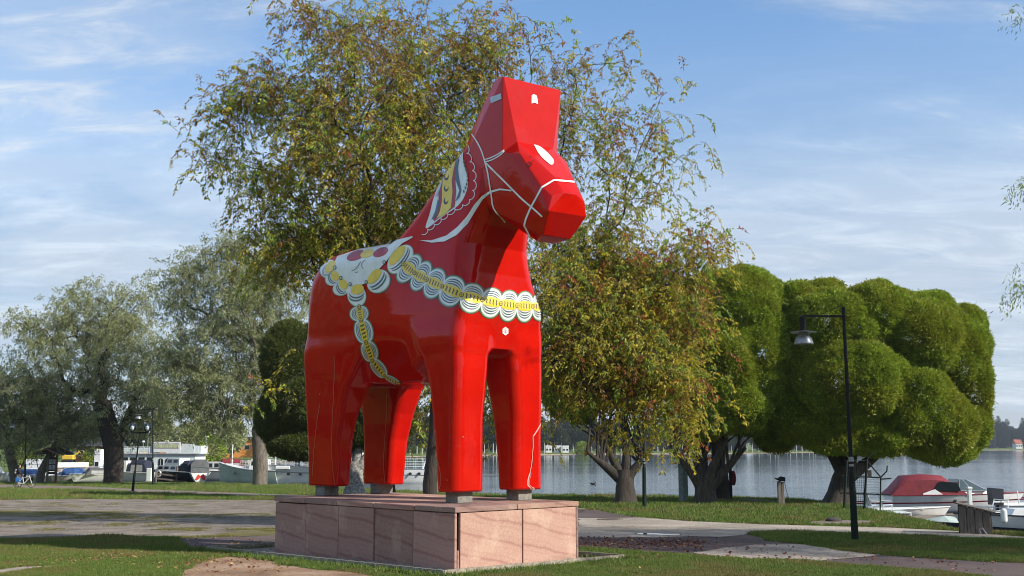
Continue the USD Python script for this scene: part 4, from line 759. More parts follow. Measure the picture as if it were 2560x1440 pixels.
idx = pick * 3 + tg.integers(0, 3, len(pos)); an = tg.uniform(-pi, pi, len(pos)); asc = tg.uniform(.75, 1.15, len(pos))
tree_thing('autumn_tree', 'large spreading tree with olive and rust coloured hanging leaves right behind the horse', ab, trk, brn, 'bark_dark', [(AP, pos, idx, yaw_quat(an), asc)])
instancer('/World/autumn_tree/twigs', AS, pos - ab, (idx % 3 == 2).astype(int), yaw_quat(an), asc, kind='stuff')
# --- globe willows
GP = []
for m_ in ('leaf_globe', 'leaf_globe_yellow'):
    for k in range(3): ms, uv = tuft(rgp); GP.append((ms, m_, uv))
GD = [(ms, 'leaf_globe_shaded', uv) for ms, _, uv in GP]; leafmat('leaf_globe_shaded', [(0, (0.044, 0.062, 0.012)), (.5, (0.081, 0.107, 0.018)), (1, (0.143, 0.156, 0.026))], transl=.25)  # same willow leaves, with the autumn tree's shade put into their colour
def globe(name, label, base_px, Y, blobs, stems, bark, r0, dens=1.0, flare=1.5, yel=.12, scale=1.0, lean=(0, 0), group='round-crowned willows along the shore', leafs=None):
    base = at(base_px[0], base_px[1], Y); base[2] = gz(Y) - .05; P, D, S = [], [], []; m = mpp(Y); C = np.array([np.r_[at(b[0], b[1], Y + (b[4] if len(b) > 4 else 0))] for b in blobs]); Rr = np.array([[b[2] * m, (b[3] if len(b) > 3 else b[2]) * m] for b in blobs])
    C0, R0 = C, Rr; C, Rr = [], []
    for c, r in zip(C0, R0):                              # every dome is a cluster of smaller domes
        q = tg.normal(size=(26, 3)); q[:, 2] += .15; q /= np.linalg.norm(q, axis=1, keepdims=True); q = [a for i_, a in enumerate(q) if all(np.linalg.norm(a - b_) > .42 for b_ in q[:i_])]
        for a in q: f_ = tg.uniform(.42, .60); C.append(c + a * [r[0], r[0], r[1]] * (1.0 - f_)); Rr.append(np.array([r[0], r[1]]) * f_)
        C.append(c); Rr.append(r * .88)
    C, Rr = np.array(C), np.array(Rr)
    for c, (rx, rz) in zip(C, Rr):
        n = int(dens * 4 * pi * ((rx * rx + 2 * rx * rz) / 3) / .019); q = tg.normal(size=(n, 3)); q /= np.linalg.norm(q, axis=1, keepdims=True)
        lump = 1 + .16 * (meshkit.fbm(q * 2.9 + c, 3, 5) - .5) * 2; rad = lump * np.where(tg.random(n) < .25, tg.uniform(.70, .90, n), tg.uniform(.94, 1.01, n)); p = c + q * np.array([rx, rx, rz]) * rad[:, None]
        ins = np.zeros(n, bool)
        for c2, (ax_, az_) in zip(C, Rr):
            if c2 is not c: e = (p - c2) / [ax_, ax_, az_]; ins |= (e * e).sum(1) < .74
        keep = ~ins & ~((q[:, 2] < -.75) & (tg.random(n) < .5)); P.append(p[keep]); D.append(q[keep] / [rx, rx, rz]); S.append(rad[keep])
    P, D = np.vstack(P), np.vstack(D); n = len(P); pick = (meshkit.fbm(P * .55, 3, 3) + tg.normal(0, .08, n) > .62 - yel).astype(int); idx = pick * 3 + tg.integers(0, 3, n)
    D = D / np.linalg.norm(D, axis=1, keepdims=True) + tg.normal(0, .22, (n, 3)) + [0, 0, .12]
    top = [np.array([base[0] + s[0], base[1] + s[1], base[2] + s[2]]) for s in stems]; fork = base + np.array([lean[0], lean[1], stems[0][3] if len(stems[0]) > 3 else 1.6])
    tk = trunk_flare(base, fork, r0, r0 * .8, tg, flare=flare); br = MB()
    for tpt in top:
        d = tpt - fork; L = np.linalg.norm(d); c = fork + d * .45 + np.array([0, 0, -.12 * L]) + tg.normal(0, .05, 3) * L; t = np.linspace(0, 1, 9)[:, None]; pts = (1 - t) ** 2 * (fork - [0, 0, .55]) + 2 * t * (1 - t) * c + t * t * tpt; br.tube(pts, np.linspace(r0 * .66, r0 * .16, 9), 8)
        for k in range(7):
            j = tg.integers(4, 9); tgt = C[tg.integers(len(C))]; e = pts[j] + (tgt - pts[j]) * .7 + tg.normal(0, .4, 3); t2 = np.linspace(0, 1, 5)[:, None]; br.tube(pts[j] + (e - pts[j]) * t2 + np.array([0, 0, .25]) * np.sin(t2 * pi), np.linspace(r0 * .15, .02, 5), 5)
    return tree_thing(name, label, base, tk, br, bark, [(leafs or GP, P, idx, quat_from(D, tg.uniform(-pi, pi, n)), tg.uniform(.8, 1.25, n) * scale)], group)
globe('willow_tree', 'widest round willow with a leaning trunk, rightmost on the shore behind the tall lamp', (2088, 1258), 50.5,
      [(2080, 830, 130, 120), (1990, 760, 70, 60, 1), (2060, 740, 60, 45, 1.5), (2190, 790, 110, 90), (2290, 850, 120, 110), (2390, 880, 85, 110, .5), (2430, 960, 50, 120, .5), (2130, 960, 140, 120, -1.0), (2260, 1000, 120, 110, -.8), (2040, 940, 90, 120), (1985, 1040, 60, 70), (2080, 1080, 90, 60, -.8), (2190, 1090, 100, 50, -.6), (2330, 1060, 110, 90), (2420, 1060, 55, 75, .5), (2365, 1125, 65, 38, .5), (1940, 1090, 55, 40, 1.2), (2320, 780, 75, 55, 1), (2410, 810, 55, 50, 1)],
      [(1.0, -.3, 2.9, 1.75), (3.3, .2, 3.3), (-.6, .4, 3.3), (.3, .9, 3.6)], 'bark_dark', .56, flare=1.35, yel=.13, lean=(.55, 0))
globe('willow_tree', 'round willow with a thick forked trunk, between the autumn tree and the tall lamp', (1762, 1257), 50.8,
      [(1840, 760, 120, 95), (1880, 730, 80, 60, .6), (1770, 790, 90, 110, .5), (1890, 860, 85, 110, -.4), (1800, 900, 110, 110, -.6), (1910, 960, 60, 70, -.4), (1840, 1020, 90, 60, -.8), (1740, 980, 70, 70), (1760, 1060, 50, 40, -.5), (1880, 1050, 60, 40, .3), (1700, 880, 60, 90, .8), (1935, 1000, 30, 45, .2)],
      [(-1.55, -.2, 2.6, 1.15), (-.5, .1, 3.2), (.2, .5, 3.0), (1.9, -.1, 2.6), (1.0, -.5, 3.0)], 'bark_brown', .50, flare=1.35, yel=.06)
globe('willow_tree', 'dark trunked round willow half hidden behind the autumn leaves right of the horse', (1562, 1257), 50.6,
      [(1560, 800, 120, 110, 1), (1480, 860, 90, 120, 1), (1640, 860, 90, 120, 1), (1560, 950, 130, 80, .8), (1400, 960, 45, 90, 1.5), (1450, 1010, 50, 50, .8), (1540, 720, 90, 70, 1)],
      [(-1.7, -.2, 2.4, 1.6), (-1.0, .1, 3.0), (.1, .1, 3.6), (1.1, -.4, 2.35)], 'bark_dark', .46, flare=1.3, yel=.1)
globe('willow_tree', 'slim dark willow trunk standing close behind the forked willow', (1800, 1250), 55, [(1800, 900, 60, 60), (1850, 960, 50, 50)], [(.2, .2, 3.2, 1.6), (-.3, 0, 3.0)], 'bark_dark', .48, dens=.6, flare=1.2)
globe('willow_tree', 'round willow left of the horse, leaves coloured as if shaded, with a pale lichened trunk base', (884, 1238), 60,
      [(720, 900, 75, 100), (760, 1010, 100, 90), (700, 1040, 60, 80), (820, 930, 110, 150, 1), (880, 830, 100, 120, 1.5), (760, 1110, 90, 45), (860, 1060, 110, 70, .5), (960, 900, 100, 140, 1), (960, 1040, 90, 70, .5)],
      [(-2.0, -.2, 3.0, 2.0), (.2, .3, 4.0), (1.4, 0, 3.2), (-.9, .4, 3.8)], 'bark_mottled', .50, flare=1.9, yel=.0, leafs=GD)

# --- grey willows by the harbour
SP = []
for m_ in ('leaf_silver', 'leaf_silver_dark'):
    for k in range(3): ms, uv = wisp(rgp); SP.append((ms, m_, uv))
def grey_willow(name, label, base_px, Y, blobs, stems, r0, per, bark='bark_grey', sc=1.0, nw=11, group='silvery willows by the harbour'):
    base = at(base_px[0], base_px[1], Y); base[2] = gz(Y) - .05; T = lobe_points(blobs, tg, Y, 4.5, per)
    T = T[T[:, 2] > base[2] + 2.2]; st = [[base, *[base + np.array(q) for q in s]] for s in stems]; trk, brn = skeleton(base, st, T, tg, droop=1, r_tip=.02, maxr=r0, wig=.10)
    rep = np.repeat(np.arange(len(T)), nw); P = T[rep] + tg.normal(0, 1, (len(rep), 3)) * [.85, .85, .75]; n = len(P)
    P[:, 2] = np.maximum(P[:, 2], base[2] + 2.4); dark = (meshkit.fbm(P * .35, 3, 6) < .47).astype(int); an = tg.uniform(-pi, pi, n)
    return tree_thing(name, label, base, trk, brn, bark, [(SP, P, dark * 3 + tg.integers(0, 3, n), yaw_quat(an, tg.normal(0, .3, n)), tg.uniform(.8, 1.35, n) * sc)], group)
grey_willow('grey_willow', 'tall silvery willow with a stout pale trunk beside the white ship', (650, 1209), 100,
    [(560, 700, 120, 110, 30), (640, 780, 130, 150, 40), (520, 860, 110, 110, 26), (450, 700, 60, 60, 7), (590, 610, 50, 45, 7), (480, 640, 40, 30, 3), (700, 700, 70, 110, 14), (600, 960, 120, 80, 24), (500, 980, 70, 60, 10), (430, 760, 50, 40, 4), (700, 900, 70, 120, 10), (590, 1060, 60, 40, 8), (430, 920, 80, 80, 12), (450, 1010, 70, 45, 9), (530, 1040, 60, 35, 7)],
    [[(0, 0, 1.5), (-.1, 0, 3.2), (-.3, .2, 5.0), (-1.0, 0, 8.0)], [(0, 0, 1.5), (.2, 0, 3.2), (.8, .3, 5.5), (1.2, .5, 9)]], .66, 1.25)
grey_willow('grey_willow', 'broad silvery willow with a dark trunk right of the notice shelter', (283, 1203), 112,
    [(180, 760, 80, 70, 12), (290, 790, 90, 80, 18), (120, 830, 110, 60, 14), (40, 800, 50, 30, 4), (230, 880, 160, 110, 40), (340, 900, 110, 110, 24), (150, 960, 110, 80, 20), (300, 1010, 130, 80, 26), (400, 960, 60, 90, 10), (330, 740, 50, 40, 5), (390, 1040, 60, 30, 5)],
    [[(0, 0, 1.5), (-.1, 0, 3.4), (-.6, .2, 5.0), (-1.6, 0, 8.0)], [(0, 0, 1.5), (.1, 0, 3.4), (.9, .3, 6), (1.8, .5, 9)]], .95, 1.25, bark='bark_dark')
grey_willow('grey_willow', 'low silvery willow with twin stems at the left edge beside the cyclist', (38, 1200), 114,
    [(50, 960, 90, 90, 22), (10, 1020, 80, 90, 16), (120, 1010, 70, 70, 14), (80, 1080, 90, 50, 12), (-60, 960, 70, 110, 12), (20, 1110, 60, 25, 4)],
    [[(-.2, 0, 1.2), (-.6, 0, 2.6), (-1.2, .2, 4.4)], [(.3, 0, 1.2), (1.0, 0, 2.6), (1.6, .3, 4.2)]], .48, 1.2)
grey_willow('grey_willow', 'small silvery willow with a forked trunk just left of the notice shelter', (98, 1202), 113,
    [(150, 1060, 90, 50, 14), (110, 1000, 80, 60, 10), (210, 1090, 60, 30, 6)], [[(-.1, 0, 1.2), (-.5, 0, 2.6), (-.9, .2, 4.0)], [(.2, 0, 1.2), (.9, 0, 2.6), (1.4, .3, 3.8)]], .42, 1.2)
# willows further along the same row, outside the picture (they mirror in the horse's flank)
def plain_tree(x, y, hgt, label, group, mats_=SP, n=520, sc=(1.6, 2.6)):
    base = np.array([x, y, gz(y)]); q = tg.normal(size=(n, 3)); q *= (tg.random(n) ** .4 / np.linalg.norm(q, axis=1))[:, None]; P = base + [0, 0, hgt * .56] + q * [hgt * .50, hgt * .50, hgt * .46]
    tree_thing('park_tree', label, base, trunk_flare(base, base + [0, 0, hgt * .4], .5, .4, tg), None, 'bark_grey', [(mats_, P, tg.integers(0, len(mats_), n), yaw_quat(tg.uniform(-pi, pi, n)), tg.uniform(*sc, n))], group)
for x, y, hgt in ((-54, 92, 14), (-56, 82, 15), (-56, 68, 15), (-62, 54, 15), (-60, 40, 14), (-54, 27, 15), (-46, 14, 14), (-38, 2, 14), (-30, -9, 13), (-19, -17, 14), (-7, -24, 14), (-48, 34, 13), (-40, 22, 12)): plain_tree(x, y, hgt, 'park tree outside the picture, left of and behind the viewer', 'park trees outside the picture on the left')
GP2 = [(tuft(rgp, n=60, r=.34, leaf=.22, w=.07)[0], 'leaf_globe', None) for _ in range(2)]; GP2 = []
for k in range(2): ms, uv = wisp(rgp, n=30, leaf=.30, w=.09); GP2.append((ms, 'leaf_globe', uv))
for x, y, hgt in ((30, 24, 9), (36, 12, 10), (43, 2, 10), (52, -10, 11), (40, 22, 9), (58, 8, 11)): plain_tree(x, y, hgt, 'park tree outside the picture on the right', 'park trees outside the picture on the right', GP2)
# weeping willow outside the picture on the right: its shade crosses the path, its lowest sprays show at the edge
WP = []
for k in range(3): ms, uv = wisp(rgp, n=34, length=1.9, leaf=.17, w=.036); WP.append((ms, 'leaf_globe', uv))
wb = np.array([18.6, 20.6, gz(20.6)]); n = 1500; q = tg.normal(size=(n, 3)); q *= (tg.random(n) ** .35 / np.linalg.norm(q, axis=1))[:, None]; wp = wb + [0, 0, 8.2] + q * [5.2, 4.6, 4.8]
ext = np.vstack([at(x, y, 17.0) + tg.normal(0, .10, (3, 3)) for x, y in ((2566, 700), (2585, 735), (2572, 455), (2575, 15), (2600, 690), (2600, 440))])
P = np.vstack([wp, ext]); P = P[(np.abs(proj(P)[:, 0] - 2450) > 0)]; an = np.r_[tg.uniform(-pi, pi, n), np.full(len(ext), pi) + tg.normal(0, .4, len(ext))]; bad = (proj(P)[:, 0] < 2640) & (np.arange(len(P)) < n); P, an = P[~bad], an[~bad]
trk, brn = skeleton(wb, [[wb, wb + [0, 0, 2], wb + [-.3, .2, 4], wb + [-.2, 0, 6]]], np.vstack([wp[:160][~bad[:160]]]), tg, droop=1, r_tip=.012, maxr=.4)
for e in ext: brn.tube([e, e + [.35, 0, .22], e + [.9, .1, .42], e + [1.9, .3, .5]], [.004, .006, .009, .012], 4)
sc = np.r_[tg.uniform(.9, 1.3, len(P) - len(ext)), np.full(len(ext), .42)]
tree_thing('weeping_willow', 'weeping willow whose sprays hang into the right edge of the sky', wb, trk, brn, 'bark_grey', [(WP, P, tg.integers(0, 3, len(P)), yaw_quat(an), sc)])
# ---------------------------------------------------------------- the far shores: trees, houses
fr = np.random.default_rng(31)
def far_crown(rg, blobs, n, leaf, w):
    C = np.array(blobs, float); vol = C[:, 3] * C[:, 3] * C[:, 4]; k = rg.choice(len(C), n, p=vol / vol.sum()); q = rg.normal(size=(n, 3)); q *= (rg.random(n) ** .25 / np.linalg.norm(q, axis=1))[:, None]; P = C[k, :3] + q * C[k][:, [3, 3, 4]]
    return leaves(P, q + rg.normal(0, .5, (n, 3)), leaf * rg.uniform(.6, 1.3, n), w * rg.uniform(.7, 1.2, n), rg)
def proto(name, trunk_pts, r, bark, blobs, n, leaf, w, leafm, extra=()):
    Tc = Thing(name, '', '', cls=True); mb = MB(); mb.tube(trunk_pts, np.linspace(r, r * .25, len(trunk_pts)), 7)
    for e in extra: mb.tube(e, np.linspace(r * .5, r * .12, len(e)), 5)
    Tc.part('trunk', mb, bark, smooth=50); ms, uv = far_crown(fr, blobs, n, leaf, w); put(Tc.path, 'crown', ms, leafm, uv=uv); return Tc.path
birch = [proto('birch_tree_pattern', [(0, 0, -1), (.1, 0, 5), (0, .1, 11), (.1, 0, 14)], .22, 'bark_birch', [(0, 0, 9.5, 2.3, 3.8), (.6, .3, 6.8, 1.9, 1.6), (-.7, 0, 11.5, 1.5, 2.4)], 1500, .75, .42, 'leaf_far'),
         proto('slender_birch_pattern', [(0, 0, -1), (-.1, 0, 4), (.2, .1, 9), (.3, 0, 13)], .20, 'bark_birch', [(.2, 0, 9, 2.0, 3.6), (-.5, .3, 7.2, 1.6, 1.8), (.7, 0, 11, 1.3, 2.2)], 1300, .75, .42, 'leaf_far')]
bushy = [proto('bushy_tree_pattern', [(0, 0, -1), (0, 0, 3), (.2, 0, 6)], .38, 'bark_dark', [(0, 0, 5.6, 3.2, 3.0), (1.8, .4, 4.6, 2.3, 2.2), (-1.7, 0, 4.8, 2.3, 2.3), (.3, 0, 7.6, 2.0, 1.8)], 2600, .70, .40, 'leaf_far'),
         proto('silvery_tree_pattern', [(0, 0, -1), (.1, 0, 3), (-.2, 0, 6)], .38, 'bark_dark', [(0, 0, 5.4, 3.0, 3.4), (1.5, .4, 6.4, 2.0, 2.0), (-1.9, 0, 4.2, 2.1, 2.0)], 2400, .70, .40, 'leaf_silver_dark')]
dark = [proto('forest_tree_pattern', [(0, 0, -1), (0, 0, 8), (0, 0, 14)], .40, 'bark_dark', [(0, 0, 9, 3.8, 5.0), (1.6, 0, 12.5, 2.4, 3.0), (-2, 0, 7, 2.8, 3.4), (0, 0, 4, 3.2, 3.4)], 2200, 1.25, .8, 'leaf_far_dark'),
        proto('spruce_tree_pattern', [(0, 0, -1), (0, 0, 9), (0, 0, 19)], .40, 'bark_dark', [(0, 0, 6, 3.2, 4.6), (0, 0, 11, 2.4, 4.2), (0, 0, 16, 1.3, 3.6)], 1900, 1.25, .75, 'leaf_far_dark')]
round_b = proto('yellow_bush_pattern', [(0, 0, -.5), (0, 0, 1.5)], .2, 'bark_dark', [(0, 0, 2.2, 2.2, 2.6)], 1300, .5, .3, 'leaf_globe')
def tz(P): return float(terrain(np.array([P[0]]), np.array([P[1]]))[0])
def plant(src, name, label, px, Y, h, proto_h, group, wide=1.0):
    P = at(px, 1115, Y); P[2] = tz(P) - .2; s = h / proto_h; copy_of(src, name, label, 'tree', P, fr.uniform(0, 6.28), (s * wide, s * wide, s), group)
# left bank behind the harbour
for i, (px, Y, h, k, lb) in enumerate(((462, 262, 9.0, 1, 'silvery round tree above the restaurant sign'), (496, 268, 10.0, 1, 'broad silvery tree between restaurant sign and orange wall'), (578, 255, 10.0, 1, 'silvery drooping tree in front of the orange building'), (690, 275, 9.5, 1, 'silvery tree right of the drooping one by the orange building'), (330, 300, 12, 0, 'green tree behind the left globe of the twin lamp'), (395, 310, 11, 1, 'silvery tree behind the tall far lamp post'), (240, 290, 12, 0, 'green tree above the dark red house'), (170, 300, 12, 0, 'green tree behind the notice shelter roof'), (90, 300, 13, 0, 'green tree behind the white shed'), (20, 280, 12, 0, 'green tree behind the left edge willow'), (700, 330, 11, 0, 'green tree behind the tall willow trunk'), (780, 340, 10, 0, 'green tree right of the tall willow trunk on the far bank'), (860, 420, 12, 0, 'green far tree between the horse hind legs'))):
    plant(bushy[k], 'far_tree', lb, px, Y, h, 9.2, 'trees on the bank behind the harbour')
for px, Y, h, lb in ((528, 232, 6.0, 'dense rounded green bush left of the drooping far tree'), (1035, 470, 8.0, 'bush on the far shore between the horse legs'), (1455, 480, 6.0, 'low bush on the far beach right of the horse'), (60, 185, 4.0, 'bush behind the white shed'), (236, 190, 3.5, 'bush above the long white barrier')):
    plant(round_b, 'far_bush', lb, px, Y, h, 4.8, 'bushes on the far banks', 1.1)
# birch wood along the opposite beach: alike trees, told apart by nothing
xs = np.linspace(985, 2240, 92) + fr.normal(0, 5, 92)
for x in xs:
    Y0 = np.interp(x, [1000, 1400, 1900, 2200, 2480], [395, 490, 590, 800, 1060]); Y = Y0 + fr.uniform(18, 75); plant(birch[fr.integers(2)], 'birch_tree', 'pale stemmed birch of the wood along the opposite beach', x, Y, fr.uniform(10, 16) * (Y / 560) ** .5, 14.5, 'birches along the opposite beach', 1.25)
for x in np.linspace(995, 2250, 60) + fr.normal(0, 6, 60):
    Y = np.interp(x, [1000, 1400, 1900, 2200, 2480], [395, 490, 590, 800, 1060]) + fr.uniform(80, 140); plant(dark[fr.integers(2)], 'forest_tree', 'dark tree of the wood behind the opposite birches', x, Y, fr.uniform(13, 19) * (Y / 560) ** .5, 16.5, 'dark trees behind the opposite birches', 1.2)
for x in np.r_[np.linspace(2270, 2760, 46) + fr.normal(0, 4, 46), np.linspace(2330, 2760, 34) + fr.normal(0, 4, 34)]:
    Y = np.interp(x, [2200, 2480, 2700], [850, 1110, 1180]) + fr.uniform(25, 230); plant(dark[fr.integers(2)], 'forest_tree', 'dark tree on the wooded far shore at the right edge', x, Y, fr.uniform(19, 31), 16.5, 'dark trees on the right far shore', .95)
# beach
bp = [level(x, y, WATER_Z)[:2] for x, y, _ in _far[5:]]; n_ = len(bp); bp2 = np.array([p + (np.array(p) / np.linalg.norm(p)) * 9 for p in bp]); bp1 = np.array([p - (np.array(p) / np.linalg.norm(p)) * .8 for p in bp]); bpp = Polygon(np.vstack([bp1, bp2[::-1]])).segmentize(4); bpp = ragged(bpp, 1.2, 4, 5); v, f = trimesh.creation.triangulate_polygon(bpp, engine='earcut'); v3 = np.column_stack([v, np.zeros(len(v))]); v3, f = trimesh.remesh.subdivide_to_size(v3, f, 12, max_iter=14); v3[:, 2] = np.maximum(terrain(v3[:, 0], v3[:, 1]) + .10, WATER_Z + .06); mat('beach_sand', (.40, .30, .21), rough=.95, var=.15, scale=.3); single('beach', (v3, f), 'beach_sand', kind='structure')
# stones along the harbour bank
sm = MB()
for i in range(170):
    px = fr.uniform(120, 800); Y = np.interp(px, [120, 230, 480, 640, 760], [172, 182, 218, 246, 266]) + fr.uniform(0, 7); P = at(px, 1115, Y); P[2] = tz(P) + .1; t = trimesh.creation.icosphere(1, 1.0); v = np.array(t.vertices) * (1 + fr.normal(0, .12, (len(t.vertices), 1))) * fr.uniform(.35, 1.0, 3) * [1.2, 1, .6]; sm.add(v + P, t.faces)
mat('shore_stone', (.30, .25, .21), rough=.9, var=.3, scale=1.2); single('shore_stones', sm, 'shore_stone', 'brownish stones heaped along the harbour bank', 'stones', kind='stuff')
# houses
mat('orange_wall', (.62, .24, .045), rough=.8, var=.06, scale=.5); mat('yellow_wall', (.66, .42, .04), rough=.8, var=.06); mat('dark_roof', (.045, .05, .055), rough=.8, var=.2, scale=.6); mat('falu_red', (.12, .018, .014), rough=.9, var=.2, scale=1); mat('white_wall', (.66, .67, .66), rough=.8, var=.06, scale=.5); mat('tile_roof', (.36, .11, .06), rough=.8, var=.2, scale=.5)
def block(name, label, px0, px1, Y, h, wallm, roofm, depth=9, gable=0, nwin=6, winh=1.2, base=None, cat='building', over=.5, win_m='dark_glass', doors=1):
    a, c = at(px0, 1115, Y), at(px1, 1115, Y); o = (a + c) / 2; o[2] = tz(o) if base is None else base; W = c[0] - a[0]; T = Thing(name, label, cat, o)
    w = T.part('wall', MB().box((0, depth / 2, h / 2 - .5), (W, depth, h + 1.0)), wallm)
    if gable: T.part('roof', MB().prism([(-over, h - .05), (depth + over, h - .05), (depth / 2, h + gable)], W + 2 * over, np.array([[0, 0, 1, -W / 2 - over], [1, 0, 0, 0], [0, 1, 0, 0], [0, 0, 0, 1.0]])), roofm)
    else: T.part('roof', MB().box((0, depth / 2, h + .35), (W + 2 * over, depth + 2 * over, .75), bev=.05), roofm)
    for i in range(nwin):
        x = -W / 2 + W * (i + .5) / nwin; ww = min(1.4, W / nwin * .55); fw = T.part('window', MB().box((x, -.03, h * .56), (ww + .18, .08, winh + .18)), 'white_wall', under=w); T.part('pane', MB().box((x, -.075, h * .56), (ww, .03, winh)), win_m, under=None)
    return T
block('school_building', 'long low orange building with a dark flat roof behind the harbour', 395, 650, 330, 5.4, 'orange_wall', 'dark_roof', nwin=12, over=.9)
block('yellow_building', 'low yellow building behind the globe lamp left of the orange one', 300, 352, 325, 3.0, 'yellow_wall', 'dark_roof', nwin=3)
block('red_house', 'dark red wooden house under the willow left of the harbour', 192, 284, 230, 3.2, 'falu_red', 'dark_roof', depth=6, gable=1.8, nwin=4, winh=.9)
block('white_shed', 'white flat roofed shed behind the willow stems left of the notice shelter', 67, 117, 162, 2.0, 'white_wall', 'white_wall', depth=3, nwin=1, winh=.4, over=.06, cat='shed')
block('white_kiosk', 'tall narrow white kiosk left of the dark willow trunk', 237, 252, 150, 2.9, 'white_wall', 'white_wall', depth=1.5, nwin=1, winh=.6, over=.05, base=-2.3, cat='kiosk'); block('white_low_building', 'low white boathouse wall right of the tall white kiosk', 252, 300, 151, 1.5, 'white_wall', 'white_wall', depth=3, nwin=2, winh=.4, over=.05, base=-2.3, cat='boathouse')
block('far_villa', 'white villa with an orange tiled roof among the right far trees', 2540, 2556, 1085, 5, 'white_wall', 'tile_roof', depth=8, gable=4, nwin=3, winh=1.6)
for px, lb in ((1372, 'white caravan nearest the horse leg on the opposite beach'), (1394, 'white caravan in the middle of three on the opposite beach'), (1414, 'white caravan rightmost of three on the opposite beach')): block('caravan', lb, px - 8, px + 8, 520 + (px % 7) * 2, 2.6, 'white_wall', 'white_wall', depth=2.2, nwin=2, winh=.8, over=.05, cat='caravan')
a, c = at(145, 1115, 176), at(224, 1115, 180); a[2] = c[2] = -1.55; T = Thing('white_barrier', 'long low white plank barrier on the bank behind the notice shelter', 'barrier', (a + c) / 2); nb = 10
for i in range(nb): p, q_ = a + (c - a) * i / nb, a + (c - a) * (i + .96) / nb; T.part('panel', MB().beam(p + [0, 0, .35], q_ + [0, 0, .35 - .02 * (i % 2)], .08, .75), 'white_wall', world=True)
P = at(174, 1115, 215); P[2] = tz(P); T = Thing('digger', 'small yellow digger parked on the bank behind the notice shelter', 'digger', P); T.part('body', MB().box((0, 0, 1.1), (2.2, 1.6, .9), bev=.12), 'yellow_wall'); T.part('cab', MB().box((.2, -.1, 1.9), (1.0, 1.1, 1.0), bev=.1), 'dark_glass'); T.part('track', MB().box((0, -.7, .35), (2.4, .4, .6), bev=.2), 'black_hull'); T.part('track', MB().box((0, .7, .35), (2.4, .4, .6), bev=.2), 'black_hull'); T.part('arm', MB().beam((.9, 0, 1.2), (2.0, 0, 2.3), .25, .3).beam((2.0, 0, 2.3), (2.7, 0, .9), .2, .25), 'yellow_wall')
# the air
LM['air'] = usdkit.material(stage, '/World/Looks/air', {'v': ('principled_volume', {'color': (.80, .88, 1.0), 'density': .00011, 'anisotropy': .3})}, volume='v.volume')
single('haze', MB().box((0, 500, 30), (5200, 3400, 90)), 'air', kind='stuff')
# ---------------------------------------------------------------- street furniture
def post_lamp(label, base_px, top_px, arm_px, shade=1.0, group='arm lamps along the paths'):
    b = G(*base_px); Y = b[1]; t = at(*top_px, Y); H = t[2] - b[2]; m = mpp(Y); k = H / 5.3; lx = t[0] - b[0]
    L = Thing('street_lamp', label, 'street lamp', b, group=group); P = lambda z: np.array([lx * z / H, 0, z])
    L.part('lower_post', MB().tube([P(-.1), P(.4), P(H * .285), P(H * .30)], [.082 * k, .078 * k, .072 * k, .05 * k], 12), 'lamp_green', smooth=40)
    L.part('upper_post', MB().tube([P(H * .295), P(H * .6), P(H)], [.050 * k, .044 * k, .038 * k], 10), 'lamp_black', smooth=40)
    L.part('collar', MB().tube([P(H * .335), P(H * .355)], .058 * k, 10).tube([P(H * .315), P(H * .325)], .056 * k, 10), 'lamp_metal', smooth=40)
    az_ = H - (arm_px[1] - top_px[1]) * m; ax_ = (arm_px[0] - top_px[0]) * m; e = P(az_) + [ax_, 0, 0]
    L.part('arm', MB().beam(P(az_), e - [.03, 0, 0], .045 * k, .05 * k).bar(P(az_ + .27 * k), P(az_) + [ax_ * .66, 0, 0], .007 * k, 4), 'lamp_black')
    s = k * shade; c = e; h = L.part('lamp_head', MB().lathe([(.01, -.36 * s), (.07 * s, -.36 * s), (.07 * s, -.02 * s), (.01, 0)], c, 14), 'lamp_black', smooth=40)
    L.part('disc', MB().lathe([(.02, -.335 * s), (.29 * s, -.365 * s), (.29 * s, -.375 * s), (.02, -.36 * s)], c, 22), 'lamp_metal', smooth=30, under=h)
    L.part('shade', MB().lathe([(.02, -.37 * s), (.115 * s, -.38 * s), (.12 * s, -.44 * s), (.17 * s, -.50 * s), (.205 * s, -.58 * s), (.215 * s, -.64 * s), (.195 * s, -.64 * s), (.15 * s, -.52 * s), (.02, -.46 * s)], c, 22), 'lamp_metal', smooth=40, under=h)
post_lamp('tall black arm lamp on the shaded grass island beside the sandy path', (2138, 1355), (2108, 767), (2005, 791))
post_lamp('arm lamp whose dark post rises into the hanging autumn leaves', (1611, 1271), (1608, 920), (1545, 932))
post_lamp('black arm lamp standing behind the twin globe lamp', (383, 1214), (381, 1025), (347, 1024))
post_lamp('arm lamp behind the cyclist among the left willow stems', (62, 1209), (65, 1045), (33, 1049))
b = G(331, 1233); L = Thing('globe_lamp', 'lamp post with two clear glass globes on a crossbar, on the left grass strip', 'street lamp', b); m = mpp(b[1]); H = (1233 - 1086) * m; lx = 11 * m
L.part('post', MB().tube([(0, 0, 0), (lx * .3, 0, H * .35), (lx * .36, 0, H * .37), (lx, 0, H)], [.085, .08, .055, .05], 10), 'lamp_black', smooth=40)
L.part('footing', MB().box((0, 0, .06), (.36, .36, .14), bev=.02), 'pale_base')
L.part('crossbar', MB().beam((lx - 20 * m, 0, H), (lx + 20 * m, 0, H + .02), .07, .09), 'lamp_black')
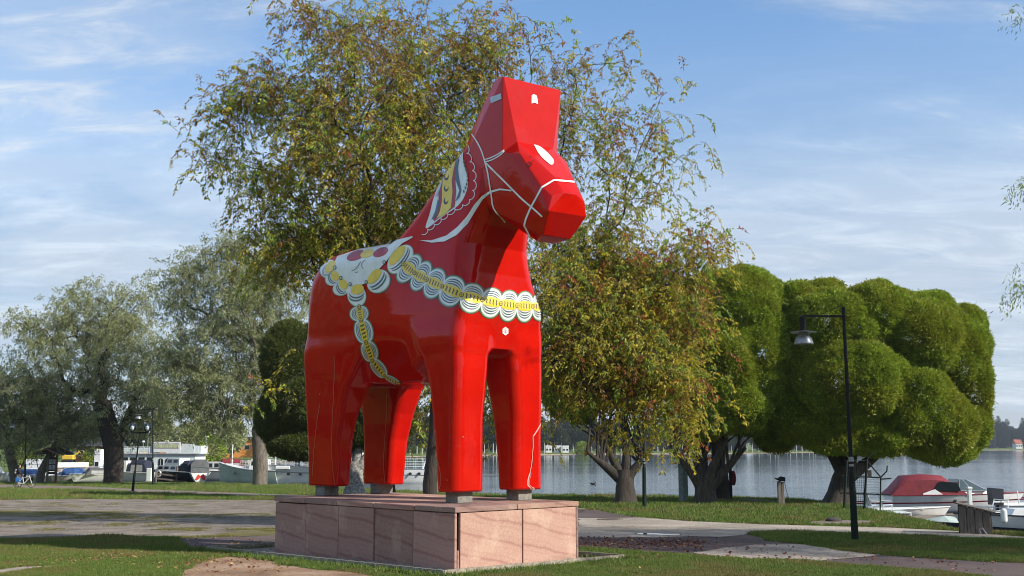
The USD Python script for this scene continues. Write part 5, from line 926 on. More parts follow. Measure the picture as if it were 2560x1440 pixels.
for s in (-1, 1):
    c = np.array([lx + s * 18.6 * m, 0, H + .05]); gl = trimesh.creation.icosphere(3, .26); gl.apply_translation(c + [0, 0, .30]); L.part('globe', gl, 'globe_glass', smooth=True); L.part('holder', MB().lathe([(.01, -.04), (.11, -.02), (.12, .06), (.01, .07)], c, 12), 'lamp_black'); L.part('bulb', MB().lathe([(.01, .05), (.05, .08), (.09, .22), (.10, .32), (.01, .42)], c, 12), 'white_gelcoat', smooth=40)
# small far lamps on the opposite bank
for px, py, h in ((514, 1140, 46), (357, 1140, 34), (368, 1142, 60), (930, 1150, 30)):
    Y = 205; b = at(px, py, Y); m = mpp(Y); L = Thing('far_lamp', {514: 'thin far lamp post in front of the orange building', 357: 'short far lamp post above the floating restaurant', 368: 'tallest far lamp post left of the orange building', 930: 'far lamp post behind the horse legs'}[px], 'street lamp', b); L.part('post', MB().bar((0, 0, -1.5), (0, 0, h * m), .06, 6), 'lamp_metal'); L.part('lamp_head', MB().lathe([(.02, h * m - .1), (.28, h * m), (.26, h * m + .22), (.02, h * m + .3)], (0, 0, 0), 10), 'white_gelcoat', smooth=40)
# notice shelter
Y = 112; b = at(130, 1204, Y); b[2] = gz(Y); m = mpp(Y); K = Thing('notice_shelter', 'small wooden notice shelter with a dark red shingled gable roof', 'notice board', b, -.25)
for x in (-.50, .50):
    for y in (-.12,): K.part('post', MB().box((x, y, 1.35), (.17, .17, 2.8)), 'brown_wood' if x > 0 else 'old_wood')
K.part('notice_board', MB().box((0, -.1, 1.85), (.84, .08, 1.4), bev=.01), 'dark_wood')
for i, (x, z) in enumerate(((-.2, 2.1), (.2, 2.1), (-.2, 1.55), (.2, 1.55))): K.part('poster', MB().box((x, -.145, z), (.34, .012, .46)), 'poster')
K.part('lower_panel', MB().box((0, -.1, .98), (.84, .07, .26)), 'dark_wood')
for s in (-1, 1):
    for i in range(6):                                      # shingle courses, each its own board
        t0, t1 = i / 6, (i + 1) / 6; a, c = np.array([s * 1.45 * t0, 0, 3.40 - .55 * t0 + .012 * (i % 2)]), np.array([s * 1.45 * t1 * 1.04, 0, 3.40 - .55 * t1 - .02]); mb = MB(); d = 1.2
        mb.hull([(p[0], y, p[2] + z) for p in (a, c) for y in (-d, d) for z in (0, .05)]); K.part('shingle_course', mb, 'shingle_red')
K.part('gable', MB().prism([(-1.25, 2.90), (1.25, 2.90), (0, 3.36)], .06, np.array([[1, 0, 0, 0], [0, 0, -1, -.9], [0, 1, 0, 0], [0, 0, 0, 1.0]])), 'dark_wood')
K.part('bargeboard', MB().beam((-1.5, -1.22, 2.80), (0, -1.22, 3.38), .05, .18).beam((0, -1.22, 3.38), (1.5, -1.22, 2.80), .05, .18), 'brown_wood')
# ---------------------------------------------------------------- shore things on the right
b = G(1955, 1263); m = mpp(b[1]); T = Thing('coin_telescope', 'wooden post with a black viewing device and hanging rope at the water', 'viewing post', b)
T.part('post', MB().box((-.10, 0, 58 * m / 2), (.15, .15, 58 * m), bev=.015).box((.06, .02, 56 * m / 2), (.11, .12, 56 * m), bev=.01), 'old_wood'); T.part('viewer', MB().hull([(x, y, z + 58 * m) for x in (-.10, .16) for y in (-.12, .12) for z in (0, .17)] + [(.0, 0, 58 * m + .22)]).hull([(-.30, 0, 58 * m + .16), (-.30, .04, 58 * m + .13), (-.08, -.05, 58 * m + .04), (-.08, .05, 58 * m + .12), (-.2, 0, 58 * m + .06)]), 'lamp_black'); T.part('rope', MB().tube([(.14, 0, 58 * m), (.22, 0, 34 * m), (.36, 0, 4 * m)], .014, 5), 'dark_wood')
b = G(1828, 1253); m = mpp(b[1]); T = Thing('lifebuoy_post', 'dark post with a faded red lifebuoy seen edge-on, by the water', 'lifebuoy post', b)
T.part('post', MB().box((0, 0, 40 * m), (.13, .13, 80 * m), bev=.01), 'dark_wood'); tor = trimesh.creation.torus(.30, .07, major_sections=24, minor_sections=8); tor.apply_transform(trimesh.transformations.rotation_matrix(pi / 2, [0, 1, 0])); tor.apply_translation([.14, 0, 56 * m]); T.part('lifebuoy', tor, 'red_canvas', smooth=True)
b = G(1709, 1258); m = mpp(b[1]); T = Thing('service_column', 'weathered teal metal service column beside the forked willow', 'column', b, .7); T.part('body', MB().box((0, 0, 47 * m), (.34, .30, 94 * m), bev=.012), 'teal_paint'); T.part('hatch', MB().box((0, -.156, 60 * m), (.24, .012, 40 * m), bev=.004), 'teal_paint'); T.part('cap', MB().box((0, 0, 95 * m), (.38, .34, .05), bev=.01), 'lamp_green')
Yj = 52.5; a, c = at(1850, 1250, Yj), at(1995, 1260, Yj - 1.2); J = Thing('plank_landing', 'low dark plank landing at the lawn edge left of the viewing post', 'landing', (a + c) / 2)
d = (c - a) / np.linalg.norm(c - a); nn = np.array([-d[1], d[0], 0]); Lj = np.linalg.norm(c - a)
for i in range(6): J.part('plank', MB().beam(a + nn * (.05 + i * .19), c + nn * (.05 + i * .19), .17, .05), 'dark_wood' if i % 2 else 'old_wood', world=True)
J.part('edge_beam', MB().beam(a - [0, 0, .12], c - [0, 0, .12], .10, .22), 'dark_wood', world=True)
# steel fence with prongs
Yf = 43.5; m = mpp(Yf); fp = lambda x, y: at(x, y, Yf); o = fp(2160, 1285); F_ = Thing('steel_fence', 'dark green steel mesh fence with splayed prongs at the jetty', 'fence', o)
for x0_, y0_, x1_, y1_, w in ((2110, 1270, 2117, 1150, .10), (2160, 1290, 2167, 1148, .10), (2200, 1300, 2202, 1192, .055)): F_.part('post', MB().bar(fp(x0_, y0_), fp(x1_, y1_), w / 2, 8), 'lamp_green', world=True)
for q in (((2112, 1152), (2167, 1152)), ((2104, 1190), (2202, 1194)), ((2100, 1232), (2226, 1237)), ((2167, 1152), (2202, 1193)), ((2167, 1150), (2184, 1128)), ((2202, 1193), (2217, 1178)), ((2217, 1178), (2218, 1164)), ((2202, 1198), (2228, 1196))): F_.part('rail', MB().bar(fp(*q[0]), fp(*q[1]), .028, 6), 'lamp_green', world=True)
wm = MB()
for x in np.linspace(2118, 2160, 9): wm.bar(fp(x, 1158), fp(x - 4, 1284), .008, 3)
for y in np.linspace(1160, 1284, 22): wm.bar(fp(2116, y), fp(2163, y), .006, 3)
for y in np.linspace(1198, 1290, 15): wm.bar(fp(2166, y), fp(2201, y + 1), .006, 3)
cd(stage.GetPrimAtPath(F_.part('wire_mesh', wm, 'lamp_green', world=True)), kind='stuff'); F_.part('notice', MB().box(fp(2173, 1184) - [0, .05, 0], (.15, .02, .27)), 'dark_wood', world=True)
# plank bin
b = G(2440, 1334); m = mpp(b[1]); B_ = Thing('wooden_bin', 'low weathered plank box with a sloping lid on the right waterfront', 'storage box', b, -.42); hL, hR = .74, .56; W_, D_ = .76, .62
for i in range(4):
    x = -W_ / 2 + W_ * (i + .5) / 4; h = hL + (hR - hL) * (i + .5) / 4; B_.part('plank', MB().box((x, -D_ / 2, h / 2), (W_ / 4 - .012, .03, h), bev=.004), 'old_wood'); B_.part('plank', MB().box((x, D_ / 2, h / 2), (W_ / 4 - .012, .03, h), bev=.004), 'old_wood')
for i in range(6): y = -D_ / 2 + D_ * (i + .5) / 6; B_.part('side_slat', MB().box((-W_ / 2, y, hL / 2), (.03, D_ / 6 - .014, hL), bev=.004), 'dark_wood'); B_.part('side_slat', MB().box((W_ / 2, y, hR / 2), (.03, D_ / 6 - .014, hR), bev=.004), 'dark_wood')
a, c = np.array([-W_ / 2 - .10, 0, hL + .05]), np.array([W_ / 2 + .12, 0, hR - .005])
for i in range(5): y = -D_ / 2 - .06 + (D_ + .12) * (i + .5) / 5; B_.part('lid_board', MB().beam(a + [0, y, 0], c + [0, y, 0], (D_ + .12) / 5 - .008, .03), 'old_wood'); B_.part('batten', MB().bar(a + [-.02, y, .03], a + [.05, y, .028], .022, 6), 'dark_wood')
B_.part('hose', MB().tube([(.12, -.36, .02), (.10, -.37, .14), (.17, -.38, .17), (.24, -.42, .05), (.28, -.45, .01)], .018, 6), 'shade_grey')
Yp = 43; b = at(2429, 1330, Yp); m = mpp(Yp); T = Thing('white_pillar', 'white metal pillar with a cap behind the plank box', 'pillar', b); T.part('shaft', MB().box((0, 0, 50 * m), (.14, .14, 110 * m), bev=.02), 'white_gelcoat'); T.part('cap', MB().box((0, 0, 106 * m), (.19, .19, .09), bev=.02), 'white_gelcoat')
# ---------------------------------------------------------------- boats
def hull_rings(L, Bm, fb, fs, draft=.25, flare=.75, n=13, transom=.85, k=9, rake=.10, sheer_pow=1.6):
    R = []
    for i in range(n):
        t = i / (n - 1); x = -L / 2 + L * t; w = Bm / 2 * (transom + (1 - transom) * min(t / .35, 1)) * (1 - max(0, (t - .35) / .65) ** 2.2); w = max(w, .012); sh = fs + (fb - fs) * t ** sheer_pow; pts = []
        for j in range(k):
            u = j / (k - 1); a = abs(2 * u - 1); s = -1 if u < .5 else 1; z = -draft * (1 - t ** 3) + (sh + draft * (1 - t ** 3)) * a ** 1.35; ww = w * (flare + (1 - flare) * a) * min(1, a ** .55); pts.append((x + rake * L * max(0, (t - .6) / .4) ** 2 * (z / max(sh, .1)), s * ww, z))
        R.append(pts)
    return R
def stripe_rings(R, z0, z1, off=.012):
    """A band on the hull's side between two shares of its height."""
    mb = MB()
    for s in (0, -1):
        A = []
        for r in R[:-1]:
            r = np.array(r); half = r[:5][::-1] if s == 0 else r[4:]; q = lambda f: half[0] + (half[-1] - half[0]) * 0 + np.array([np.interp(f * half[-1][2] + (1 - f) * half[0][2], half[:, 2], half[:, c]) for c in range(3)])
            A.append([q(z0) + [0, -off if s == 0 else off, 0], q(z1) + [0, -off if s == 0 else off, 0]])
        A = np.array(A); n = len(A); v = A.reshape(-1, 3); f = [(2 * i, 2 * i + 1, 2 * i + 3, 2 * i + 2) for i in range(n - 1)]; mb.add(v, f if s else [x[::-1] for x in f])
    return mb
class Boat:
    def __init__(s, name, label, px, Y, L, Bm, fb, fs, heading, hull='white_gelcoat', deck='white_gelcoat', stripe=None, group=None, sz=(.62, .80), **k):
        c = at(px, 1200, Y); c[2] = WATER_Z; s.L, s.B = L, Bm; s.t = Thing(name, label, 'boat', c, heading, group); R = hull_rings(L, Bm, fb, fs, **k); s.R = R
        s.t.part('hull', MB().loft(R, close=False, caps=False).loft([[p for p in R[0]], [np.mean(R[0], 0)] * 9], close=True, caps=False), hull, smooth=40)
        top = [(np.array(r[0]) * [1, .97, 1], np.array(r[-1]) * [1, .97, 1]) for r in R]; v = np.array([p for ab_ in top for p in ab_]) - [0, 0, .04]; v = np.vstack([v, v - [0, 0, .05]]); n = len(R); s.t.part('deck', MB().add(v[:2 * n], [(2 * i, 2 * i + 2, 2 * i + 3, 2 * i + 1) for i in range(n - 1)]), deck)
        g = MB()
        for q in (0, -1): g.tube([np.array(r[q]) for r in R], .035, 5)
        s.t.part('gunwale', g, stripe or deck)
        if stripe: s.t.part('stripe', stripe_rings(R, *sz), stripe)
    def hullbox(s, name, pts, m_, under=None, **k): return s.t.part(name, MB().hull(pts), m_, under=under, **k)
    def cabin(s, x0, x1, w, z0, z1, m_='white_gelcoat', rake=.35, back=.1, win=True, nw=3, name='cabin'):
        top = .86; c = s.hullbox(name, [(x0, y * w / 2, z0) for y in (-1, 1)] + [(x1, y * w / 2 * .9, z0) for y in (-1, 1)] + [(x0 + back, y * w / 2 * top, z1) for y in (-1, 1)] + [(x1 - rake * (z1 - z0) * 2, y * w / 2 * top * .92, z1) for y in (-1, 1)], m_)
        if win:
            for sd_ in (-1, 1):
                for i in range(nw):
                    a0, a1 = (i + .12) / nw, (i + .88) / nw; X0, X1 = x0 + back + .1, x1 - rake * (z1 - z0) * 1.4; xa, xb = X0 + (X1 - X0) * a0, X0 + (X1 - X0) * a1; za, zb = z0 + (z1 - z0) * .42, z0 + (z1 - z0) * .84
                    yy = lambda x, z: sd_ * (w / 2 * (1 - (1 - top) * (z - z0) / (z1 - z0)) * (1 - .09 * (x - x0) / (x1 - x0)) + .006); mb = MB().add([(xa, yy(xa, za), za), (xb, yy(xb, za), za), (xb - .03, yy(xb, zb), zb), (xa + .03, yy(xa, zb), zb)], [(0, 1, 2, 3) if sd_ < 0 else (3, 2, 1, 0)]); s.t.part('window', mb, 'dark_glass', under=c)
            xf0, xf1 = x1 - .02, x1 - rake * (z1 - z0) * 2 + .02; lerp = lambda f: xf0 + (xf1 - xf0) * f + .015
            for q in (-1, 0):
                y0_, y1_ = (q + .06) * w * .40, (q + .94) * w * .40; s.t.part('windscreen', MB().add([(lerp(.35), y0_, z0 + (z1 - z0) * .35), (lerp(.35), y1_, z0 + (z1 - z0) * .35), (lerp(.88), y1_, z0 + (z1 - z0) * .88), (lerp(.88), y0_, z0 + (z1 - z0) * .88)], [(0, 1, 2, 3)]), 'dark_glass', under=c)
        return c
    def canopy(s, x0, x1, w, z0, z1, m_, win=False, slope=(.35, .5)):
        xs = [(x0, .05), (x0 + slope[0], .92), ((x0 + x1) / 2, 1.0), (x1 - slope[1], .95), (x1, .10)]; R = []
        for x, h in xs: z = z0 + (z1 - z0) * h; R.append([(x, -w / 2, z0), (x, -w / 2 * .94, z0 + (z - z0) * .75), (x, -w / 2 * .6, z), (x, w / 2 * .6, z), (x, w / 2 * .94, z0 + (z - z0) * .75), (x, w / 2, z0)])
        c = s.t.part('canopy', MB().loft(R, close=True), m_, smooth=35)
        if win:
            for sd_ in (-1, 1): s.t.part('canopy_window', MB().add([(x0 + slope[0] + .15, sd_ * (w / 2 + .01), z0 + .15), (x1 - slope[1] - .1, sd_ * (w / 2 + .01), z0 + .15), (x1 - slope[1] - .15, sd_ * (w / 2 * .95 + .012), z0 + (z1 - z0) * .62), (x0 + slope[0] + .2, sd_ * (w / 2 * .95 + .012), z0 + (z1 - z0) * .62)], [(0, 1, 2, 3) if sd_ < 0 else (3, 2, 1, 0)]), 'shade_grey', under=c)
    def outboard(s, y=0, m_='black_hull', k=1.0):
        x = -s.L / 2 - .12; o = s.hullbox('outboard_motor', [(x - .28 * k, y - .17 * k, .75), (x + .12 * k, y - .17 * k, .75), (x - .3 * k, y - .15 * k, 1.1 * k), (x + .16 * k, y - .15 * k, 1.06 * k), (x - .28 * k, y + .17 * k, .75), (x + .12 * k, y + .17 * k, .75), (x - .3 * k, y + .15 * k, 1.1 * k), (x + .16 * k, y + .15 * k, 1.06 * k)], m_); s.t.part('leg', MB().box((x - .05, y, .32), (.16, .10, .9)), m_, under=o); s.t.part('band', MB().box((x - .08, y, .92), (.40 * k, .352 * k, .07)), 'white_gelcoat', under=o)
    def rail(s, i0, i1, h=.45, m_='chrome', rows=2, inset=.92):
        g = MB()
        for q in (0, -1):
            P = [np.array(r[q]) * [1, inset, 1] for r in s.R[i0:i1]]
            for k in range(rows): g.tube([p + [0, 0, h * (k + 1) / rows] for p in P], .016, 4)
            for p in P: g.bar(p, p + [0, 0, h], .014, 4)
        s.t.part('railing', g, m_)
HB = 'small boats moored in the left harbour'
o = Boat('motorboat', 'white cabin boat cut off by the left edge of the photo', -12, 123, 5.2, 2.1, .95, .8, .3, group=HB); o.cabin(-1.2, .9, 1.6, .8, 1.6)
o = Boat('motorboat', 'boat under a bright blue cover behind the cyclist', 67, 122, 4.2, 1.9, .8, .7, 1.2, group=HB); o.canopy(-1.9, 1.7, 1.8, .65, 1.35, 'blue_cover')
o = Boat('motorboat', 'small open white boat just right of the notice shelter posts', 138, 123, 4.6, 1.8, .75, .6, .55, group=HB); o.cabin(-.2, 1.1, 1.4, .6, 1.0, win=False); o.outboard(k=.8)
o = Boat('motorboat', 'white motorboat with a crumpled blue tarpaulin over its middle', 188, 123, 4.8, 1.9, .8, .65, .35, hull='cream_gelcoat', group=HB); o.canopy(-1.6, 1.2, 1.8, .6, 1.45, 'blue_cover')
o = Boat('motorboat', 'white motorboat with a grey canvas hood and an outboard, left of the dark willow trunk', 242, 122.5, 4.8, 2.0, .85, .75, -2.6, group=HB); o.canopy(-1.2, 1.4, 1.8, .7, 1.5, 'grey_canvas', win=True); o.outboard(k=.9); o.outboard(.5, 'white_gelcoat', .8)
o = Boat('cabin_cruiser', 'white cabin cruiser with a dark aft canopy behind the twin globe lamp', 312, 122.5, 6.6, 2.4, 1.25, 1.0, pi - .15, group=HB); o.cabin(-.6, 1.9, 2.0, 1.0, 2.25, nw=2); o.canopy(-3.0, -.5, 2.0, .95, 2.35, 'navy_canvas', win=True); o.rail(8, 12)
o = Boat('cabin_cruiser', 'black hulled cruiser with a two tier white cabin', 438, 122.5, 6.4, 2.5, 1.35, 1.05, pi - .5, hull='black_hull', group=HB); o.cabin(-1.2, 2.2, 2.1, 1.05, 1.75, nw=3); o.cabin(-1.4, 1.0, 1.8, 1.7, 2.5, nw=2, name='wheelhouse'); o.canopy(-3.0, -1.3, 1.9, 1.0, 2.3, 'navy_canvas')
tor = trimesh.creation.torus(.30, .08, major_sections=22, minor_sections=8); tor.apply_transform(trimesh.transformations.rotation_matrix(pi / 2, [1, 0, 0])); tor.apply_translation([1.2, 1.28, .85]); o.t.part('white_fender', tor, 'white_gelcoat', smooth=True)
o = Boat('motorboat', 'white motorboat with a grey sprayhood and its broad stern towards the lawn', 497, 121.5, 5.6, 2.3, 1.1, 1.0, 1.9, group=HB); o.canopy(-1.5, 1.6, 2.0, .9, 2.4, 'grey_canvas', win=True); o.cabin(1.0, 2.2, 1.7, .95, 1.35, win=False)
o.t.part('stern_marking', MB().prism([(-.55, .25), (-.25, .25), (-.05, .6), (.3, .25), (.55, .3), (.25, .85), (.0, .7), (-.3, .9), (-.5, .6)], .03, np.array([[0, 0, -1, -2.82], [1, 0, 0, 0], [0, 1, 0, 0], [0, 0, 0, 1.0]])), 'orange_red')
o = Boat('cabin_cruiser', 'grey cruiser with a dark red canopy between the white motorboat and the pale green bow', 546, 126, 6.2, 2.4, 1.2, 1.05, pi + .35, hull='grey_hull', group=HB); o.cabin(-.2, 1.9, 2.0, 1.05, 2.1, 'shade_grey', nw=2); o.canopy(-2.7, .2, 2.1, 1.0, 2.5, 'red_canvas', win=True); o.t.part('dinghy_board', MB().box((-3.25, 0, .8), (.14, 1.4, .55), bev=.04), 'cream_gelcoat')
o = Boat('wooden_boat', 'pale green hull with a high bow and one porthole left of the tall willow trunk', 622, 117.5, 6.4, 2.6, 2.15, 1.35, pi - .12, hull='pale_green_hull', group=HB, sheer_pow=2.5, rake=.02)
o.t.part('porthole', MB().lathe([(.0, -.02), (.15, -.02), (.15, .03), (.0, .03)], (0, 0, 0), 14), 'dark_glass')
o.cabin(-2.2, -.2, 1.7, 1.3, 2.5, nw=2, rake=.1); o.t.part('mast', MB().bar((1.9, 0, 1.2), (1.9, 0, 4.0), .06, 8), 'white_gelcoat'); o.rail(2, 8, .8, 'rail_white')
_pp = UsdGeom.Xformable(stage.GetPrimAtPath(o.t.path + '/porthole')); _pp.AddTranslateOp().Set(Gf.Vec3d(1.1, 1.16, 1.0)); _pp.AddRotateXOp().Set(-80)
# floating restaurant
c = at(402, 1200, 138); c[2] = WATER_Z; m = mpp(138); R_ = Thing('floating_restaurant', 'white two deck floating restaurant with a green lettered roof sign', 'restaurant boat', c, -.06)
R_.part('hull', MB().hull([(x, y, z) for x, y, z in ((-6.5, -1.9, .15), (-5.2, -2.1, 1.5), (-6.9, -1.2, 1.6), (5.0, -2.1, .1), (5.1, -2.1, 1.2), (-6.5, 1.9, .15), (-6.9, 1.2, 1.6), (5.0, 2.1, .1), (5.1, 2.1, 1.2), (-5.2, 2.1, 1.5))]), 'white_gelcoat')
R_.part('lower_house', MB().box((.3, 0, 1.95), (9.2, 3.7, 1.75), bev=.03), 'rail_white'); dk = R_.part('upper_deck', MB().box((.2, 0, 2.90), (10.4, 4.2, .12), bev=.02), 'shade_grey')
for i in range(5):
    x = .6 + i * .86; arch = [(-.30, 0), (.30, 0), (.30, .62)] + [(.30 * math.cos(a), .62 + .30 * math.sin(a)) for a in np.linspace(.3, pi - .3, 7)] + [(-.30, .62)]
    w = R_.part('arched_window', MB().prism(arch, .03, np.array([[1, 0, 0, x], [0, 0, -1, -1.86], [0, 1, 0, 1.45], [0, 0, 0, 1.0]])), 'dark_glass'); R_.part('mullion', MB().box((x, -1.90, 1.85), (.04, .03, .85)), 'white_gelcoat', under=w)
for i in range(4): R_.part('window', MB().box((-3.9 + i * 1.05, -1.865, 2.05), (.78, .03, .85)), 'dark_glass')
rl = MB()
for x in np.linspace(-4.9, 5.3, 16): rl.bar((x, -2.05, 2.95), (x, -2.05, 3.75), .03, 4)
for z in (3.2, 3.45, 3.75): rl.bar((-4.9, -2.05, z), (5.3, -2.05, z), .025, 4)
R_.part('railing', rl, 'rail_white'); R_.part('rail_cloth', MB().box((-2.2, -2.03, 3.35), (5.2, .02, .62)), 'rail_white'); R_.part('upper_house', MB().box((3.0, .4, 3.4), (4.4, 2.4, .95), bev=.02), 'rail_white')
sg = R_.part('sign_board', MB().box((1.35, -2.16, 3.72), (3.5, .08, 1.25), bev=.01), 'white_gelcoat'); R_.part('name_panel', MB().box((1.35, -2.205, 3.86), (3.1, .02, .68)), 'shade_grey', under=sg)
LM['sign_green'] = mat('sign_green', (.60, .66, .34), rough=.6); tx = meshkit.text_mesh('Glassbåten', .46, .02, bold=True); v = np.array(tx.vertices); v[:, 0] *= 2.9 / (v[:, 0].max() - v[:, 0].min()); v = np.stack([v[:, 0] - v[:, 0].mean() + 1.35, -2.22 - v[:, 2], v[:, 1] + 3.66], 1); cd(stage.GetPrimAtPath(R_.part('lettering', (v, tx.faces[:, ::-1]), 'sign_green', under=sg)), kind='stuff'); R_.part('roof_lamp', MB().box((1.3, -2.0, 4.46), (.42, .3, .16), bev=.03), 'white_gelcoat'); R_.part('side_panel', MB().box((4.0, -2.1, 3.6), (1.6, .06, 1.0), bev=.01), 'rail_white')
# white passenger ship
Ls = 17.6; o = Boat('passenger_ship', 'long white passenger ship with portholes and railings seen behind the horse legs', 868, 117, Ls, 3.9, 1.95, 1.45, pi, group=None, draft=.5, transom=.35, flare=.8, sheer_pow=2.2, n=21, rake=.03, stripe='grey_hull', sz=(.90, .95))
for sd_ in (1,):
    for i, x in enumerate((-7.6, -6.7, -3.0, -1.8, .2, 1.6, 4.7, 6.0)):
        w = np.interp(x, [np.mean([p[0] for p in r]) for r in o.R], [abs(r[-1][1]) for r in o.R]) * .975; p_ = MB().lathe([(.0, 0), (.17, 0), (.17, .04), (.12, .05), (.12, .02), (.0, .02)], (0, 0, 0), 14); v, f = p_.arr(); v = np.stack([v[:, 0] + x, w + v[:, 2] * .8 - .0, v[:, 1] + .98], 1); o.t.part('porthole', (v, f[:, ::-1]), 'dark_glass')
o.rail(0, 20, 1.05, 'rail_white', rows=4, inset=.97)
dh = o.t.part('deckhouse', MB().box((-.6, 0, 2.15), (6.2, 2.6, 2.0), bev=.08), 'white_gelcoat')
for i in range(6): o.t.part('window', MB().box((-3.2 + i * 1.0, 1.31, 2.45), (.62, .03, .65)), 'dark_glass', under=dh)
wh = o.t.part('wheelhouse', MB().hull([(x, y, z) for x in (2.6, 4.3) for y in (-1.1, 1.1) for z in (1.4, 3.9)]), 'shade_grey'); o.t.part('window', MB().hull([(3.3, 1.11, 2.4), (3.7, 1.11, 2.4), (3.7, 1.11, 3.2), (3.3, 1.11, 3.2), (3.5, 1.11, 3.35), (3.5, 1.14, 2.8)]), 'navy_canvas', under=wh); o.t.part('roof', MB().box((3.4, 0, 3.95), (2.1, 2.6, .10), bev=.03), 'white_gelcoat', under=wh)
o.t.part('funnel', MB().tube([(5.3, .2, 1.4), (5.3, .2, 4.6)], [.36, .33], 16), 'chrome', smooth=40); o.t.part('mast', MB().bar((7.6, 0, 1.5), (7.6, 0, 4.6), .055, 8), 'white_gelcoat'); o.t.part('stay_pole', MB().bar((5.9, .1, 1.5), (5.9, .1, 5.0), .03, 6), 'white_gelcoat'); o.t.part('flagstaff', MB().bar((-7.8, 0, 1.2), (-8.95, 0, 4.5), .07, 8), 'white_gelcoat'); o.t.part('fore_hatch', MB().box((6.6, .6, 1.62), (1.5, .9, .35), bev=.05), 'white_gelcoat'); o.t.part('ensign', MB().hull([(3.0, 0, 4.3), (2.4, .3, 4.3), (3.0, 0, 5.0), (2.5, .2, 5.0)]), 'orange_red')
# harbour jetty with rails
Yq = 121; jp = lambda x, y: at(x, y, Yq); o_ = jp(440, 1208); J = Thing('harbour_jetty', 'weathered railed jetty in front of the black hulled cruiser', 'jetty', o_)
for x, y0_, y1_ in ((389, 1212, 1178), (441, 1212, 1166), (473, 1212, 1182)): J.part('post', MB().bar(jp(x, y0_), jp(x + 2, y1_), .11, 8), 'old_wood', world=True)
for a, c in (((392, 1184), (480, 1195)), ((392, 1196), (480, 1206))): J.part('rail', MB().beam(jp(*a), jp(*c), .08, .16), 'old_wood', world=True)
b = at(372, 1210, 119); b[2] = gz(119) - .1; T = Thing('service_cabinet', 'pale grey service cabinet at the quay between the two left lamp posts', 'cabinet', b); T.part('body', MB().box((0, 0, .75), (.5, .4, 1.6), bev=.03), 'rail_white'); T.part('plinth', MB().box((0, 0, .05), (.58, .46, .3)), 'shade_grey')
# ---------------------------------------------------------------- right harbour
o = Boat('cabin_cruiser', 'white cruiser with a long dark red canopy behind the steel fence', 2372, 66, 7.2, 2.5, 1.15, 1.0, -.05, stripe='red_stripe', sz=(.88, .94), group=None, draft=.35)
o.t.part('lower_band', stripe_rings(o.R, .05, .55, .008), 'shade_grey'); o.hullbox('foredeck', [(x, y, z) for x, y, z in ((.2, -1.1, 1.0), (.2, 1.1, 1.0), (3.3, 0, 1.1), (.4, -.9, 1.35), (.4, .9, 1.35), (2.6, 0, 1.24))], 'white_gelcoat')
o.hullbox('side_wing', [(-1.9, -1.2, 1.0), (-.7, -1.2, 1.02), (-1.2, -1.16, 1.36), (-1.9, -1.17, 1.12), (-1.9, -1.05, 1.0), (-.7, -1.05, 1.02), (-1.2, -1.05, 1.36)], 'white_gelcoat')
o.canopy(-3.75, .75, 2.2, .98, 2.20, 'red_canvas', slope=(1.0, 1.4)); sc_ = o.t.part('windscreen', MB().hull([(.15, -1.05, 1.28), (.15, 1.05, 1.28), (1.95, -.7, 1.26), (1.95, .7, 1.26), (.25, -.86, 1.92), (.25, .86, 1.92), (.75, -.66, 1.90), (.75, .66, 1.90)]), 'tinted_screen')
o.t.part('side_window', MB().add([(-1.35, -1.115, 1.25), (.3, -1.115, 1.25), (.1, -1.07, 1.75), (-.9, -1.09, 1.80)], [(0, 1, 2, 3)]), 'dark_glass')
fr_ = MB(); [fr_.bar(a, c, .022, 5) for a, c in (((.2, -1.06, 1.3), (.3, -.87, 1.93)), ((1.0, -.9, 1.28), (.5, -.78, 1.92)), ((1.96, -.7, 1.27), (.76, -.67, 1.91)), ((.15, -1.07, 1.30), (1.96, -.72, 1.28)), ((1.96, .7, 1.27), (.76, .67, 1.91)), ((.76, -.67, 1.91), (.76, .67, 1.91)), ((1.96, -.7, 1.27), (1.96, .7, 1.27)))]; o.t.part('screen_frame', fr_, 'chrome', under=sc_); o.rail(9, 12, .35)
o = Boat('rowing_boat', 'narrow white open boat floating in front of the red canopied cruiser', 2262, 61.5, 4.0, 1.2, .55, .42, -.02, group=None, draft=.12); o.t.part('thwart', MB().box((-.4, 0, .40), (.22, 1.0, .04)).box((.7, 0, .42), (.22, .9, .04)), 'cream_gelcoat')
c = at(2205, 1283, 60.5); c[2] = WATER_Z; T = Thing('pontoon', 'low pale floating pontoon carrying two mesh chairs behind the steel fence', 'pontoon', c)
for i in range(8): T.part('deck_board', MB().box((-1.15 + i * .33, 0, .32), (.31, 1.7, .05), bev=.006), 'rail_white')
T.part('float', MB().box((0, 0, .10), (2.7, 1.5, .38), bev=.05), 'shade_grey')
for px, lab in ((2178, 'pale mesh lounge chair on the pontoon, nearer the fence posts'), (2212, 'pale mesh lounge chair on the pontoon, nearer the red canopied cruiser')):
    b = at(px, 1272, 60.5); b[2] = WATER_Z + .345; T = Thing('lounge_chair', lab, 'chair', b, .25 if px < 2200 else -.2, group='mesh chairs on the pontoon')
    T.part('backrest', MB().hull([(-.12, -.24, .33), (-.12, .24, .33), (-.36, -.22, 1.02), (-.36, .22, 1.02), (-.09, -.24, .33), (-.33, .22, 1.02), (-.33, -.22, 1.02)]), 'poster'); T.part('seat', MB().hull([(-.12, -.24, .30), (-.12, .24, .30), (.42, -.24, .36), (.42, .24, .36), (-.12, -.24, .34), (.42, .24, .40), (-.12, .24, .34)]), 'white_gelcoat')
    for x in (-.1, .38):
        for y in (-.23, .23): T.part('leg', MB().bar((x, y, 0), (x, y, .34), .018, 5), 'rail_white')
    for y in (-.27, .27): T.part('armrest', MB().beam((-.2, y, .58), (.36, y, .56), .05, .03), 'white_gelcoat')
